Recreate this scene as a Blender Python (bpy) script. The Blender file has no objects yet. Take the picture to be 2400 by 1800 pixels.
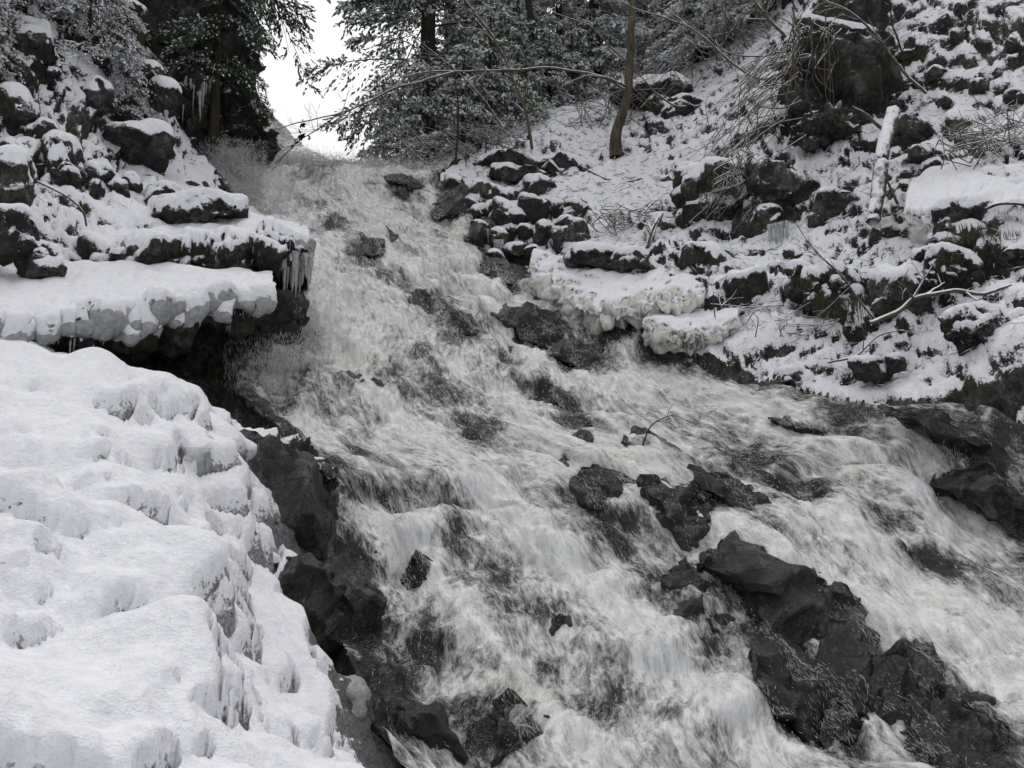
import bpy, bmesh, math, random
import numpy as np
from mathutils import Vector, Matrix

SC = bpy.context.scene
COL = SC.collection
rad = math.radians

# ------------------------------------------------------------------ camera, sky, sun, exposure
PITCH = rad(8.0)
HFOV = 2 * math.atan(1200 / 1942.0)
cam_data = bpy.data.cameras.new("camera")
cam_data.angle = HFOV
cam_data.clip_start = 0.05
cam_data.clip_end = 500
cam = bpy.data.objects.new("camera", cam_data)
COL.objects.link(cam)
cam.location = (0, 0, 0)
cam.rotation_euler = (math.pi / 2 + PITCH, 0, 0)
SC.camera = cam

SUN_EL, SUN_AZ = rad(60), rad(-8)        # azimuth measured from +Y (upstream) towards +X
world = bpy.data.worlds.new("World")
SC.world = world
world.use_nodes = True
wn, wl = world.node_tree.nodes, world.node_tree.links
wn.clear()
sky = wn.new("ShaderNodeTexSky")
sky.sky_type = 'NISHITA'
sky.sun_disc = False
sky.sun_elevation = SUN_EL
sky.sun_rotation = SUN_AZ
sky.dust_density = 6.0
sky.air_density = 1.0
sky.ozone_density = 1.0
hsv = wn.new("ShaderNodeHueSaturation")
hsv.inputs["Saturation"].default_value = 0.12     # overcast: the cloud layer takes the blue out
bg = wn.new("ShaderNodeBackground")
bg.inputs["Strength"].default_value = 0.15
wo = wn.new("ShaderNodeOutputWorld")
wl.new(sky.outputs[0], hsv.inputs["Color"])
cloud = wn.new("ShaderNodeMix")          # even white cloud over the clear-sky gradient
cloud.data_type = 'RGBA'
cloud.inputs[0].default_value = 0.65
cloud.inputs[7].default_value = (6.4, 6.45, 6.6, 1)
wl.new(hsv.outputs[0], cloud.inputs[6])
wl.new(cloud.outputs[2], bg.inputs["Color"])
wl.new(bg.outputs[0], wo.inputs["Surface"])

sun_data = bpy.data.lights.new("sun", 'SUN')
sun_data.energy = 1.3
sun_data.angle = rad(40)
sun_data.color = (1.0, 0.985, 0.96)
sun = bpy.data.objects.new("sun", sun_data)
COL.objects.link(sun)
sd_ = Vector((math.sin(SUN_AZ) * math.cos(SUN_EL), math.cos(SUN_AZ) * math.cos(SUN_EL), math.sin(SUN_EL)))
sun.rotation_euler = sd_.to_track_quat('Z', 'Y').to_euler()
sun.location = (0, 0, 30)

SC.view_settings.view_transform = 'Standard'
SC.view_settings.look = 'None'
SC.view_settings.gamma = 1.0
SC.view_settings.exposure = -0.10
SC.view_settings.use_curve_mapping = False
SC.cycles.use_denoising = True
SC.cycles.max_bounces = 6
SC.cycles.diffuse_bounces = 3
SC.cycles.glossy_bounces = 2
SC.cycles.transmission_bounces = 4
SC.cycles.transparent_max_bounces = 10
SC.cycles.caustics_reflective = False
SC.cycles.caustics_refractive = False
SC.cycles.use_adaptive_sampling = True
SC.cycles.adaptive_threshold = 0.015

# ------------------------------------------------------------------ measuring: photograph pixel <-> place
FPX = 1942.0
cp, sp = math.cos(PITCH), math.sin(PITCH)
def P(u, v, Y):
    """world point on the sight line of pixel (u, v) at forward distance Y metres"""
    xc, zc = (u - 1200) / FPX, (900 - v) / FPX
    y = cp - sp * zc
    return np.array((xc / y * Y, Y, (sp + cp * zc) / y * Y))
def proj(p):
    p = np.asarray(p, float)
    d = cp * p[..., 1] + sp * p[..., 2]
    zc = (-sp * p[..., 1] + cp * p[..., 2]) / d
    return 1200 + p[..., 0] / d * FPX, 900 - zc * FPX

# ------------------------------------------------------------------ numpy noise
_G = np.array([(1,1,0),(-1,1,0),(1,-1,0),(-1,-1,0),(1,0,1),(-1,0,1),(1,0,-1),(-1,0,-1),
               (0,1,1),(0,-1,1),(0,1,-1),(0,-1,-1),(1,1,0),(-1,1,0),(0,-1,1),(0,-1,-1)], np.float32)
def _h(ix, iy, iz, seed):
    h = (ix * 374761393 + iy * 668265263 + iz * 2147483647 % 4294967291 + seed * 144665) & 0xFFFFFFFF
    h = ((h ^ (h >> 13)) * 1274126177) & 0xFFFFFFFF
    h = ((h ^ (h >> 15)) * 2246822519) & 0xFFFFFFFF
    return h ^ (h >> 16)
def pn(p, seed=0):
    """Perlin noise about -1..1 for points (N,3)"""
    p = np.asarray(p, np.float64)
    i = np.floor(p).astype(np.int64)
    f = (p - i).astype(np.float32)
    w = f * f * f * (f * (f * 6 - 15) + 10)
    out = np.zeros(len(p), np.float32)
    for cx in (0, 1):
        wx = w[:, 0] if cx else 1 - w[:, 0]
        for cy in (0, 1):
            wy = w[:, 1] if cy else 1 - w[:, 1]
            for cz in (0, 1):
                wz = w[:, 2] if cz else 1 - w[:, 2]
                g = _G[_h(i[:, 0] + cx, i[:, 1] + cy, i[:, 2] + cz, seed) & 15]
                out += wx * wy * wz * (g[:, 0] * (f[:, 0] - cx) + g[:, 1] * (f[:, 1] - cy) + g[:, 2] * (f[:, 2] - cz))
    return out
def fbm(p, octaves=4, seed=0, gain=0.5, lac=2.03):
    a, s, o = 1.0, 1.0, 0
    for k in range(octaves):
        o = o + a * pn(p * s, seed + k * 17)
        a *= gain; s *= lac
    return o
def billow(p, octaves=3, seed=0, gain=0.5, lac=2.1):
    a, s, o = 1.0, 1.0, 0
    for k in range(octaves):
        o = o + a * (np.abs(pn(p * s, seed + k * 31)) * 2 - 0.5)
        a *= gain; s *= lac
    return o
def sstep(a, b, x):
    t = np.clip((x - a) / (b - a), 0, 1)
    return t * t * (3 - 2 * t)

# ------------------------------------------------------------------ mesh and object helpers
def mesh_from(name, V, Fc, smooth=True, attrs=None, uv=None):
    """V (N,3); Fc (M,k) int array or list of such arrays"""
    V = np.asarray(V, np.float32)
    Fs = Fc if isinstance(Fc, list) else [Fc]
    me = bpy.data.meshes.new(name)
    me.vertices.add(len(V))
    me.vertices.foreach_set("co", V.ravel())
    nl = sum(f.size for f in Fs); nf = sum(len(f) for f in Fs)
    me.loops.add(nl)
    me.polygons.add(nf)
    idx = np.concatenate([np.asarray(f, np.int32).ravel() for f in Fs])
    tot = np.concatenate([np.full(len(f), f.shape[1], np.int32) for f in Fs])
    st = np.concatenate(([0], np.cumsum(tot)[:-1])).astype(np.int32)
    me.loops.foreach_set("vertex_index", idx)
    me.polygons.foreach_set("loop_start", st)
    me.polygons.foreach_set("loop_total", tot)
    me.polygons.foreach_set("use_smooth", np.full(nf, smooth, bool))
    for k, a in (attrs or {}).items():
        at = me.attributes.new(k, 'FLOAT', 'POINT')
        at.data.foreach_set("value", np.asarray(a, np.float32))
    if uv is not None:
        l = me.uv_layers.new(name="UVMap")
        l.data.foreach_set("uv", np.asarray(uv, np.float32)[idx].ravel())
    me.update(calc_edges=True)
    return me
def obj(name, me, mat=None, parent=None, loc=None):
    o = bpy.data.objects.new(name, me)
    COL.objects.link(o)
    if mat is not None and me is not None and len(me.materials) == 0:
        me.materials.append(mat)
    if parent is not None: o.parent = parent
    if loc is not None: o.location = [float(c) for c in loc]
    return o
def tag(o, label=None, cat=None, group=None, kind=None):
    if label: o["label"] = label
    if cat: o["category"] = cat
    if group: o["group"] = group
    if kind: o["kind"] = kind
    return o
def thing(name, label, cat, loc=(0, 0, 0), group=None):
    o = bpy.data.objects.new(name, None)
    o.empty_display_size = 0.1
    COL.objects.link(o)
    o.location = [float(c) for c in loc]
    return tag(o, label, cat, group)
def grid_faces(nr, nc):
    i = np.arange(nr - 1)[:, None] * nc + np.arange(nc - 1)[None, :]
    return np.stack((i, i + 1, i + nc + 1, i + nc), -1).reshape(-1, 4)
def vnormals(V, F):
    """vertex normals for triangles or quads"""
    if F.shape[1] == 4:
        n = np.cross(V[F[:, 2]] - V[F[:, 0]], V[F[:, 3]] - V[F[:, 1]])
    else:
        n = np.cross(V[F[:, 1]] - V[F[:, 0]], V[F[:, 2]] - V[F[:, 0]])
    o = np.zeros_like(V)
    for k in range(F.shape[1]):
        for c in range(3):
            o[:, c] += np.bincount(F[:, k], n[:, c], len(V))
    return o / np.maximum(np.linalg.norm(o, axis=1, keepdims=True), 1e-12)
def submesh(V, F, keep_face, *arrs):
    Fk = F[keep_face]
    used = np.unique(Fk)
    m = np.full(len(V), -1, np.int64); m[used] = np.arange(len(used))
    return (V[used], m[Fk]) + tuple(a[used] for a in arrs)
# ------------------------------------------------------------------ materials
class NT:
    def __init__(s, name):
        s.m = bpy.data.materials.new(name); s.m.use_nodes = True
        s.t = s.m.node_tree; s.t.nodes.clear()
        s.out = s.n("OutputMaterial")
    def n(s, kind, **kw):
        nd = s.t.nodes.new("ShaderNode" + kind)
        for k, v in kw.items():
            if k in nd.inputs.keys(): s.set(nd.inputs[k], v)
            else: setattr(nd, k, v)
        return nd
    def set(s, sock, v):
        if hasattr(v, "is_output") or isinstance(v, bpy.types.NodeSocket): s.t.links.new(v, sock)
        else: sock.default_value = v
    def link(s, a, b): s.t.links.new(a, b)
    def math(s, op, a, b=None, clamp=False):
        nd = s.t.nodes.new("ShaderNodeMath"); nd.operation = op; nd.use_clamp = clamp
        s.set(nd.inputs[0], a)
        if b is not None: s.set(nd.inputs[1], b)
        return nd.outputs[0]
    def mapr(s, v, a, b, c=0.0, d=1.0, smooth=False):
        nd = s.t.nodes.new("ShaderNodeMapRange")
        if smooth: nd.interpolation_type = 'SMOOTHSTEP'
        s.set(nd.inputs["Value"], v)
        for k, x in zip(("From Min", "From Max", "To Min", "To Max"), (a, b, c, d)): nd.inputs[k].default_value = x
        return nd.outputs[0]
    def noise(s, vec, scale, detail=4.0, rough=0.55, dist=0.0):
        nd = s.t.nodes.new("ShaderNodeTexNoise")
        s.set(nd.inputs["Vector"], vec)
        nd.inputs["Scale"].default_value = scale; nd.inputs["Detail"].default_value = detail
        nd.inputs["Roughness"].default_value = rough; nd.inputs["Distortion"].default_value = dist
        return nd.outputs[0]
    def mixc(s, f, a, b):
        nd = s.t.nodes.new("ShaderNodeMix"); nd.data_type = 'RGBA'
        s.set(nd.inputs[0], f); s.set(nd.inputs[6], a); s.set(nd.inputs[7], b)
        return nd.outputs[2]
    def mixs(s, f, a, b):
        nd = s.t.nodes.new("ShaderNodeMixShader")
        s.set(nd.inputs[0], f); s.link(a, nd.inputs[1]); s.link(b, nd.inputs[2])
        return nd.outputs[0]
    def ramp(s, v, stops):
        nd = s.t.nodes.new("ShaderNodeValToRGB")
        s.set(nd.inputs[0], v)
        e = nd.color_ramp.elements
        while len(e) < len(stops): e.new(0.5)
        for q, (p, c) in zip(e, stops): q.position = p; q.color = (*c, 1)
        return nd.outputs[0]
    def bump(s, h, strength, dist, normal=None):
        nd = s.t.nodes.new("ShaderNodeBump")
        s.set(nd.inputs["Height"], h); nd.inputs["Strength"].default_value = strength; nd.inputs["Distance"].default_value = dist
        if normal is not None: s.link(normal, nd.inputs["Normal"])
        return nd.outputs[0]
    def attr(s, name):
        nd = s.t.nodes.new("ShaderNodeAttribute"); nd.attribute_name = name
        return nd.outputs["Fac"]
    def pos(s): return s.n("NewGeometry").outputs["Position"]
    def nz(s):
        sx = s.n("SeparateXYZ"); s.link(s.n("NewGeometry").outputs["Normal"], sx.inputs[0])
        return sx.outputs[2]
    def bsdf(s, color, rough=0.6, spec=0.3, normal=None, **kw):
        b = s.t.nodes.new("ShaderNodeBsdfPrincipled")
        s.set(b.inputs["Base Color"], color if not isinstance(color, tuple) else (*color, 1))
        s.set(b.inputs["Roughness"], rough); s.set(b.inputs["Specular IOR Level"], spec)
        if normal is not None: s.link(normal, b.inputs["Normal"])
        for k, v in kw.items(): s.set(b.inputs[k.replace("_", " ")], v)
        return b.outputs[0]
    def done(s, sh):
        s.link(sh, s.out.inputs[0]); return s.m

SNOW = (0.80, 0.805, 0.83)
def snow_shader(n, p):
    g1 = n.noise(p, 130, 3, 0.65)
    g2 = n.noise(p, 28, 3, 0.6)
    h = n.math('ADD', n.math('MULTIPLY', g1, 0.35), n.math('MULTIPLY', g2, 0.9))
    b = n.bump(h, 0.75, 0.022)
    c = n.mixc(n.mapr(g2, 0.3, 0.7), (0.70, 0.708, 0.745, 1), (0.82, 0.826, 0.862, 1))
    return n.bsdf(c, 0.7, 0.2, b)
def rock_shader(n, p, wet, moss_amt=0.5):
    kb = 0.9 if wet == 0.95 else 1.7
    a = n.noise(p, 2.6, 6, 0.62)
    c = n.noise(p, 17, 6, 0.7)
    v = n.n("TexVoronoi"); v.feature = 'DISTANCE_TO_EDGE'
    q = n.n("VectorMath", operation='ADD'); n.link(p, q.inputs[0])
    nz3 = n.n("TexNoise"); n.link(p, nz3.inputs["Vector"]); nz3.inputs["Scale"].default_value = 4
    sc = n.n("VectorMath", operation='SCALE'); n.link(nz3.outputs[1], sc.inputs[0]); sc.inputs["Scale"].default_value = 0.35
    n.link(sc.outputs[0], q.inputs[1]); n.link(q.outputs[0], v.inputs["Vector"]); v.inputs["Scale"].default_value = 3.2
    crack = n.mapr(v.outputs[0], 0.0, 0.05)
    glint_specks = n.noise(p, 80, 4, 0.7)  # fine pale speckle: water glints put into the rock's colour, amid stone mottling
    base = n.ramp(n.math('ADD', n.math('MULTIPLY', a, 0.40), n.math('ADD', n.math('MULTIPLY', c, 0.35), n.math('MULTIPLY', glint_specks, 0.25))),
                  [(q_, tuple(kb * x_ for x_ in c_)) for q_, c_ in [(0.41, (0.004, 0.004, 0.0037)), (0.49, (0.014, 0.0137, 0.0128)), (0.54, (0.042, 0.041, 0.038)), (0.60, (0.125, 0.12, 0.112))]])
    mo = n.math('MULTIPLY', n.mapr(n.noise(p, 1.7, 5, 0.65), 0.50, 0.66), moss_amt)
    base = n.mixc(mo, base, (0.060, 0.062, 0.018, 1))
    tan = n.math('MULTIPLY', n.mapr(n.noise(p, 5.1, 5, 0.7), 0.58, 0.72), 0.5 if wet == 0.95 else 0.3)
    base = n.mixc(tan, base, (0.13, 0.085, 0.045, 1))
    h = n.math('ADD', n.math('MULTIPLY', c, 0.7), n.math('ADD', a, n.math('MULTIPLY', crack, 0.25)))
    b = n.bump(h, 1.0, 0.09)
    b = n.bump(n.noise(p, 60, 5, 0.7), 1.0, 0.04, b)
    if isinstance(wet, float):
        r, s_ = 0.75 - 0.55 * wet, 0.3 + 0.55 * wet
    else:
        r, s_ = n.mapr(wet, 0, 1, 0.75, 0.25), n.mapr(wet, 0, 1, 0.3, 0.7)
    return n.bsdf(base, r, s_, b)

# ground of the banks: rock, moss and litter with snow lying on whatever faces up
n = NT("snowy_ground"); p = n.pos()
sn = n.attr("snow")
br = n.noise(p, 22, 5, 0.7); br2 = n.noise(p, 75, 3, 0.6)
f = n.math('ADD', sn, n.math('ADD', n.mapr(br, 0.2, 0.8, -0.42, 0.42), n.mapr(br2, 0.2, 0.8, -0.22, 0.22)))
gi = n.noise(p, 60, 4, 0.7)
icy = n.bsdf(n.mixc(n.mapr(gi, 0.35, 0.65), (0.13, 0.13, 0.135, 1), (0.50, 0.505, 0.52, 1)), 0.45, 0.4, n.bump(gi, 1.0, 0.03))
M_GROUND = n.done(n.mixs(n.mapr(f, 0.40, 0.58, smooth=True), n.mixs(n.attr("icy"), rock_shader(n, p, 0.15, 0.8), icy), snow_shader(n, p)))
n = NT("snow"); p = n.pos(); M_SNOW = n.done(snow_shader(n, p))
n = NT("snow_ragged"); p = n.pos()      # thin edge of a snow cap: powder with gaps
f = n.math('ADD', n.attr("cover"), n.math('ADD', n.mapr(n.noise(p, 30, 4, 0.7), 0.25, 0.75, -0.28, 0.28), n.mapr(n.noise(p, 110, 3, 0.7), 0.25, 0.75, -0.22, 0.22)))
M_CAP = n.done(n.mixs(n.mapr(f, 0.26, 0.40), n.n("BsdfTransparent").outputs[0], snow_shader(n, p)))
n = NT("rock_dry"); p = n.pos(); M_ROCK = n.done(rock_shader(n, p, 0.2, 0.7))
n = NT("rock_wet"); p = n.pos(); M_WET = n.done(rock_shader(n, p, 0.95, 0.15))
# boulders with a dusting of snow on upward faces, besides the thick cap
n = NT("rock_dusted"); p = n.pos()
f = n.math('ADD', n.nz(), n.math('ADD', n.mapr(n.noise(p, 7, 5, 0.7), 0.25, 0.75, -0.55, 0.55), n.mapr(n.noise(p, 85, 4, 0.75), 0.25, 0.75, -0.6, 0.6)))
M_DUST = n.done(n.mixs(n.mapr(f, 0.55, 0.80), rock_shader(n, p, 0.2, 0.7), snow_shader(n, p)))
n = NT("rock_streaked"); p = n.pos()
f = n.math('ADD', n.nz(), n.math('ADD', n.mapr(n.noise(p, 4, 6, 0.72), 0.25, 0.75, -0.75, 0.75), n.mapr(n.noise(p, 60, 4, 0.75), 0.25, 0.75, -0.45, 0.45)))
M_DUST2 = n.done(n.mixs(n.mapr(f, 0.62, 0.95), rock_shader(n, p, 0.2, 0.7), snow_shader(n, p)))
# ice
n = NT("ice"); p = n.pos()
h = n.noise(p, 26, 4, 0.6)
M_ICE = n.done(n.bsdf(n.mixc(n.mapr(h, 0.35, 0.65), (0.50, 0.52, 0.52, 1), (0.78, 0.79, 0.79, 1)), 0.16, 0.5, n.bump(h, 0.8, 0.02), Transmission_Weight=0.55, IOR=1.31))
n = NT("ice_cream"); p = n.pos()
h = n.noise(p, 14, 5, 0.6)
M_ICE2 = n.done(n.bsdf(n.mixc(n.mapr(h, 0.35, 0.65), (0.56, 0.55, 0.50, 1), (0.76, 0.755, 0.72, 1)), 0.3, 0.5, n.bump(h, 0.9, 0.03)))
# white water: aerated streaks along the flow (UV: metres across, metres along)
n = NT("white_water")
uvn = n.n("UVMap"); uvn.uv_map = "UVMap"
p = n.pos()
foam = n.attr("foam")
warp = n.n("TexNoise"); n.link(uvn.outputs[0], warp.inputs["Vector"]); warp.inputs["Scale"].default_value = 1.1; warp.inputs["Detail"].default_value = 3
wv = n.n("VectorMath", operation='SCALE'); n.link(warp.outputs[1], wv.inputs[0]); wv.inputs["Scale"].default_value = 0.22
uvw = n.n("VectorMath", operation='ADD'); n.link(uvn.outputs[0], uvw.inputs[0]); n.link(wv.outputs[0], uvw.inputs[1])
def stretched(sx, sy):
    mp = n.n("Mapping"); n.link(uvw.outputs[0], mp.inputs["Vector"]); mp.inputs["Scale"].default_value = (sx, sy, 1)
    return mp.outputs[0]
s1 = n.noise(stretched(4.5, 2.6), 1.0, 6, 0.66)
s2 = n.noise(stretched(21, 8), 1.0, 5, 0.68)
s3 = n.noise(stretched(70, 26), 1.0, 3, 0.65)
cov = n.math('ADD', foam, n.math('ADD', n.mapr(s1, 0.25, 0.75, -0.36, 0.36), n.math('ADD', n.mapr(s2, 0.2, 0.8, -0.32, 0.32), n.mapr(s3, 0.2, 0.8, -0.16, 0.16))))
fac = n.mapr(cov, 0.22, 0.95, smooth=True)
yel = n.mapr(n.noise(p, 0.8, 2, 0.5), 0.54, 0.72)
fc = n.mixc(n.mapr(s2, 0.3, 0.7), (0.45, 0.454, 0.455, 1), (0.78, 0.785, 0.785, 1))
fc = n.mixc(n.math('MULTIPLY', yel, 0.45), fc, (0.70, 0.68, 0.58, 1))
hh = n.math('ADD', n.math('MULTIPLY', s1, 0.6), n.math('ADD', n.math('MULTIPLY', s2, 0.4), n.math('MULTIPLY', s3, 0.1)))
bp = n.bump(hh, 0.8, 0.06)
foam_sh = n.bsdf(fc, 0.45, 0.35, bp)
tr = n.n("BsdfTransparent"); tr.inputs[0].default_value = (0.80, 0.80, 0.76, 1)
gl = n.bsdf((0.018, 0.019, 0.017), 0.12, 0.6, n.bump(hh, 1.0, 0.09))
clear = n.mixs(0.55, tr.outputs[0], gl)
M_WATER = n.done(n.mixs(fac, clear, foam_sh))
n = NT("flung_water")
tl_ = n.n("BsdfTranslucent"); tl_.inputs[0].default_value = (0.85, 0.855, 0.85, 1)
M_SPRAY = n.done(n.mixs(0.4, n.bsdf((0.84, 0.845, 0.84), 0.3, 0.5), tl_.outputs[0]))
# wood
def bark(name, a, b, snowy=True, snow_lo=0.45, snow_hi=0.62, scale=18):
    n = NT(name); p = n.pos()
    mp = n.n("Mapping"); n.link(p, mp.inputs["Vector"]); mp.inputs["Scale"].default_value = (1, 1, 0.25)
    h = n.noise(mp.outputs[0], scale, 5, 0.7)
    c = n.mixc(n.mapr(h, 0.3, 0.7), (*a, 1), (*b, 1))
    sh = n.bsdf(c, 0.85, 0.15, n.bump(h, 0.9, 0.02))
    if snowy:
        f = n.math('ADD', n.nz(), n.mapr(n.noise(p, 14, 3, 0.6), 0.2, 0.8, -0.35, 0.35))
        sh = n.mixs(n.mapr(f, snow_lo, snow_hi), sh, n.bsdf(SNOW, 0.7, 0.2))
    return n.done(sh)
M_BARK = bark("bark_grey_brown", (0.016, 0.013, 0.009), (0.13, 0.112, 0.078), scale=11)
M_BARKD = bark("bark_dark", (0.012, 0.010, 0.008), (0.05, 0.042, 0.032))
M_TWIG = bark("twig_bark", (0.06, 0.05, 0.035), (0.12, 0.10, 0.075), True, 0.25, 0.5)
M_TWIGD = bark("twig_bark_dark", (0.02, 0.016, 0.012), (0.05, 0.04, 0.03), True, 0.45, 0.7)
M_LOG = bark("log_bark", (0.05, 0.035, 0.028), (0.16, 0.12, 0.095), True, 0.05, 0.4)
def leafmat(name, a, b):
    n = NT(name); p = n.pos()
    c = n.mixc(n.mapr(n.noise(p, 3.0, 3, 0.6), 0.3, 0.7), (*a, 1), (*b, 1))
    d = n.bsdf(c, 0.6, 0.25)
    t = n.n("BsdfTranslucent"); n.set(t.inputs[0], c)
    return n.done(n.mixs(0.42, d, t.outputs[0]))
M_NEEDLE = leafmat("needles", (0.085, 0.125, 0.055), (0.18, 0.225, 0.11))
M_NEEDLED = leafmat("needles_dark", (0.038, 0.058, 0.034), (0.085, 0.115, 0.062))
M_NEEDLEL = leafmat("needles_pale", (0.06, 0.075, 0.04), (0.14, 0.155, 0.10))
M_GRASS = leafmat("hanging_grass", (0.035, 0.03, 0.016), (0.09, 0.075, 0.045))
M_DEAD = leafmat("dead_leaf", (0.016, 0.012, 0.009), (0.03, 0.022, 0.015))
# ------------------------------------------------------------------ lie of the land: measured heights (pixel, distance), interpolated in plan
CTRL = [
 # stream, from the foot up to the lip
 (2400,1800,3.9),(1900,1800,4.0),(1400,1800,4.0),(1050,1800,3.8),(2700,1700,4.0),
 (2400,1500,5.0),(1900,1500,5.1),(1500,1500,5.1),(1050,1500,4.8),
 (2400,1260,6.2),(2000,1200,6.3),(1500,1200,6.2),(1050,1200,6.0),(860,1300,5.4),
 (1850,1000,7.6),(1400,1000,7.5),(1000,1000,7.2),(760,1010,6.7),
 (1500,860,8.9),(1100,800,8.8),(800,800,8.3),(650,900,7.3),
 (1200,700,10.0),(900,650,9.8),(760,620,9.5),
 (1050,550,11.7),(800,500,11.5),(600,500,11.3),
 (950,400,13.5),(800,385,13.8),(650,380,13.8),(520,420,12.8),
 # left bank: near snow mounds
 (0,1800,1.7),(400,1800,1.9),(690,1800,2.3),(800,1800,3.3),(780,1600,4.0),(730,1420,4.7),(690,1250,5.3),(640,1090,5.8),(-300,1500,2.0),
 (0,1500,2.4),(400,1500,2.7),(530,1510,3.1),(0,1200,3.2),(370,1230,3.5),(0,1000,4.0),(330,970,4.4),(500,985,4.7),(230,840,5.3),(0,870,5.0),
 # left bank above
 (-300,780,4.8),(-100,765,5.5),(20,775,6.0),(110,810,6.8),(250,830,7.2),(450,860,7.3),(560,880,7.4),(60,700,7.2),(300,690,7.7),(520,700,8.0),(100,560,7.2),(320,520,8.2),(520,540,8.7),(0,380,7.8),(200,380,8.8),(350,420,9.7),(420,450,10.2),
 (0,150,8.8),(200,180,9.8),(330,250,10.6),(100,-200,10.3),(-300,300,7.5),(-300,-100,9.0),
 (400,150,12.8),(380,-200,13.2),
 # right bank
 (1050,405,13.8),(1210,480,12.8),(1180,600,11.5),(1300,590,11.2),(1450,640,10.3),(1400,715,10.0),(1600,760,9.3),(1650,880,8.6),(1900,860,8.1),(2100,960,7.3),(2400,1010,6.5),(2700,1050,5.8),
 (2200,800,7.8),(2400,800,7.0),(1900,700,9.1),(2150,650,8.6),(2400,600,7.8),(2700,600,6.9),(1700,600,10.1),(1900,520,10.2),(2100,490,9.6),(2300,420,9.2),
 (1500,500,12.0),(1350,400,13.9),(1600,400,12.9),(1450,345,14.6),(1700,300,13.8),(1850,330,12.2),(1900,120,13.2),(2100,300,11.2),(2300,250,10.4),(2200,100,11.8),(2400,50,10.9),(2000,0,13.8),
 (1600,200,17),(1400,230,17.5),(1300,265,16.8),(1150,340,15.5),(1750,90,19),(1400,170,22),(1100,310,19),
 (2400,-300,12.8),(2000,-300,17),(2700,100,9.8),
]
CW = [P(*c) for c in CTRL]
CW += [np.array(q, float) for q in [(-3.0,17,6.3),(-3.5,24,6.9),(-1,20,7.2),(-3,40,8.5),(-12,30,13),(10,40,17),(20,24,20),(-14,14,12),(14,12,12),
       (0,0,-1.6),(-1.5,0.5,-1.1),(2,1.5,-1.8),(4,3,-1.7),(0.6,2.6,-1.65),(0,-6,-2.2),(-6,-3,-0.6),(6,-3,-1.4)]]
CW = np.array(CW)
def _phi(a, b):
    d = np.sqrt(((a[:, None, :2] - b[None, :, :2]) ** 2).sum(-1) + 0.12)
    return d
_n = len(CW)
_A = np.zeros((_n + 3, _n + 3))
_A[:_n, :_n] = _phi(CW, CW) - np.eye(_n) * 0.10
_A[:_n, _n:] = np.c_[np.ones(_n), CW[:, :2]]; _A[_n:, :_n] = _A[:_n, _n:].T
_W = np.linalg.solve(_A, np.r_[CW[:, 2], 0, 0, 0])
def H(xy):
    xy = np.asarray(xy, float).reshape(-1, 2)
    out = np.empty(len(xy))
    for s in range(0, len(xy), 40000):
        q = xy[s:s + 40000]
        out[s:s + 40000] = _phi(q, CW) @ _W[:_n] + _W[_n] + q @ _W[_n + 1:]
    return out
# quick lookup table for tracing sight lines
GX, GY = np.linspace(-22, 22, 441), np.linspace(-4, 44, 481)
_gx, _gy = np.meshgrid(GX, GY)
HG = H(np.c_[_gx.ravel(), _gy.ravel()]).reshape(_gx.shape)
def bil(G, x, y):
    fx = np.clip((np.asarray(x) + 22) / 0.1, 0, 439.999); fy = np.clip((np.asarray(y) + 4) / 0.1, 0, 479.999)
    i, j = fx.astype(int), fy.astype(int); a, b = fx - i, fy - j
    return (G[j, i] * (1 - a) + G[j, i + 1] * a) * (1 - b) + (G[j + 1, i] * (1 - a) + G[j + 1, i + 1] * a) * b
_Y = np.exp(np.linspace(np.log(1.2), np.log(42), 900))
def at(u, v, ymin=0.0, lift=0.0):
    """where the sight line of a pixel meets the ground"""
    d = P(u, v, 1.0)
    diff = d[2] * _Y - bil(HG, d[0] * _Y, _Y) - lift
    ok = (diff < 0) & (_Y > ymin)
    k = int(np.argmax(ok)) if ok.any() else len(_Y) - 1
    k = max(k, 1)
    a, b = diff[k - 1], diff[k]
    t = a / (a - b) if a > 0 and b < 0 else 0.0
    Yk = _Y[k - 1] + (_Y[k] - _Y[k - 1]) * t
    return d * Yk
def scale_at(Y): return Y / FPX        # metres per photograph pixel at distance Y

# ------------------------------------------------------------------ course of the stream: paired points on its left and right margins
MARG = [ # left pixel (u,v,Y), right pixel (u,v,Y) or plan coordinates
 ((-5.2, 26.0), (-0.2, 26.5)), ((-4.6, 18.0), (-0.6, 18.0)), ((-4.45, 15.4), (-0.9, 15.0)),
 ((505,430,13.0), (1015,398,13.6)), ((520,480,12.0), (1075,470,12.6)), ((590,540,10.9), (1120,560,11.7)),
 ((690,640,9.4), (1220,650,10.7)), ((690,740,8.5), (1420,725,9.9)), ((590,860,7.5), (1570,815,9.0)),
 ((600,980,6.7), (1720,915,8.3)), ((740,1100,6.2), (1960,985,7.6)), ((770,1250,5.6), (2260,1090,6.9)),
 ((800,1420,5.0), (2480,1220,6.2)), ((830,1600,4.4), (2750,1400,5.2)), ((880,1780,3.9), (3000,1700,4.3)), ((0.0,3.1),(4.6,3.2)), ((0.8,2.0),(5.2,2.0)), ((1.2,0.5),(5.6,0.3))]
def _xy(q): return np.array(q[:2]) if len(q) == 2 else P(*q)[:2]
ML = np.array([_xy(a) for a, b in MARG]); MR = np.array([_xy(b) for a, b in MARG])
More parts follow.
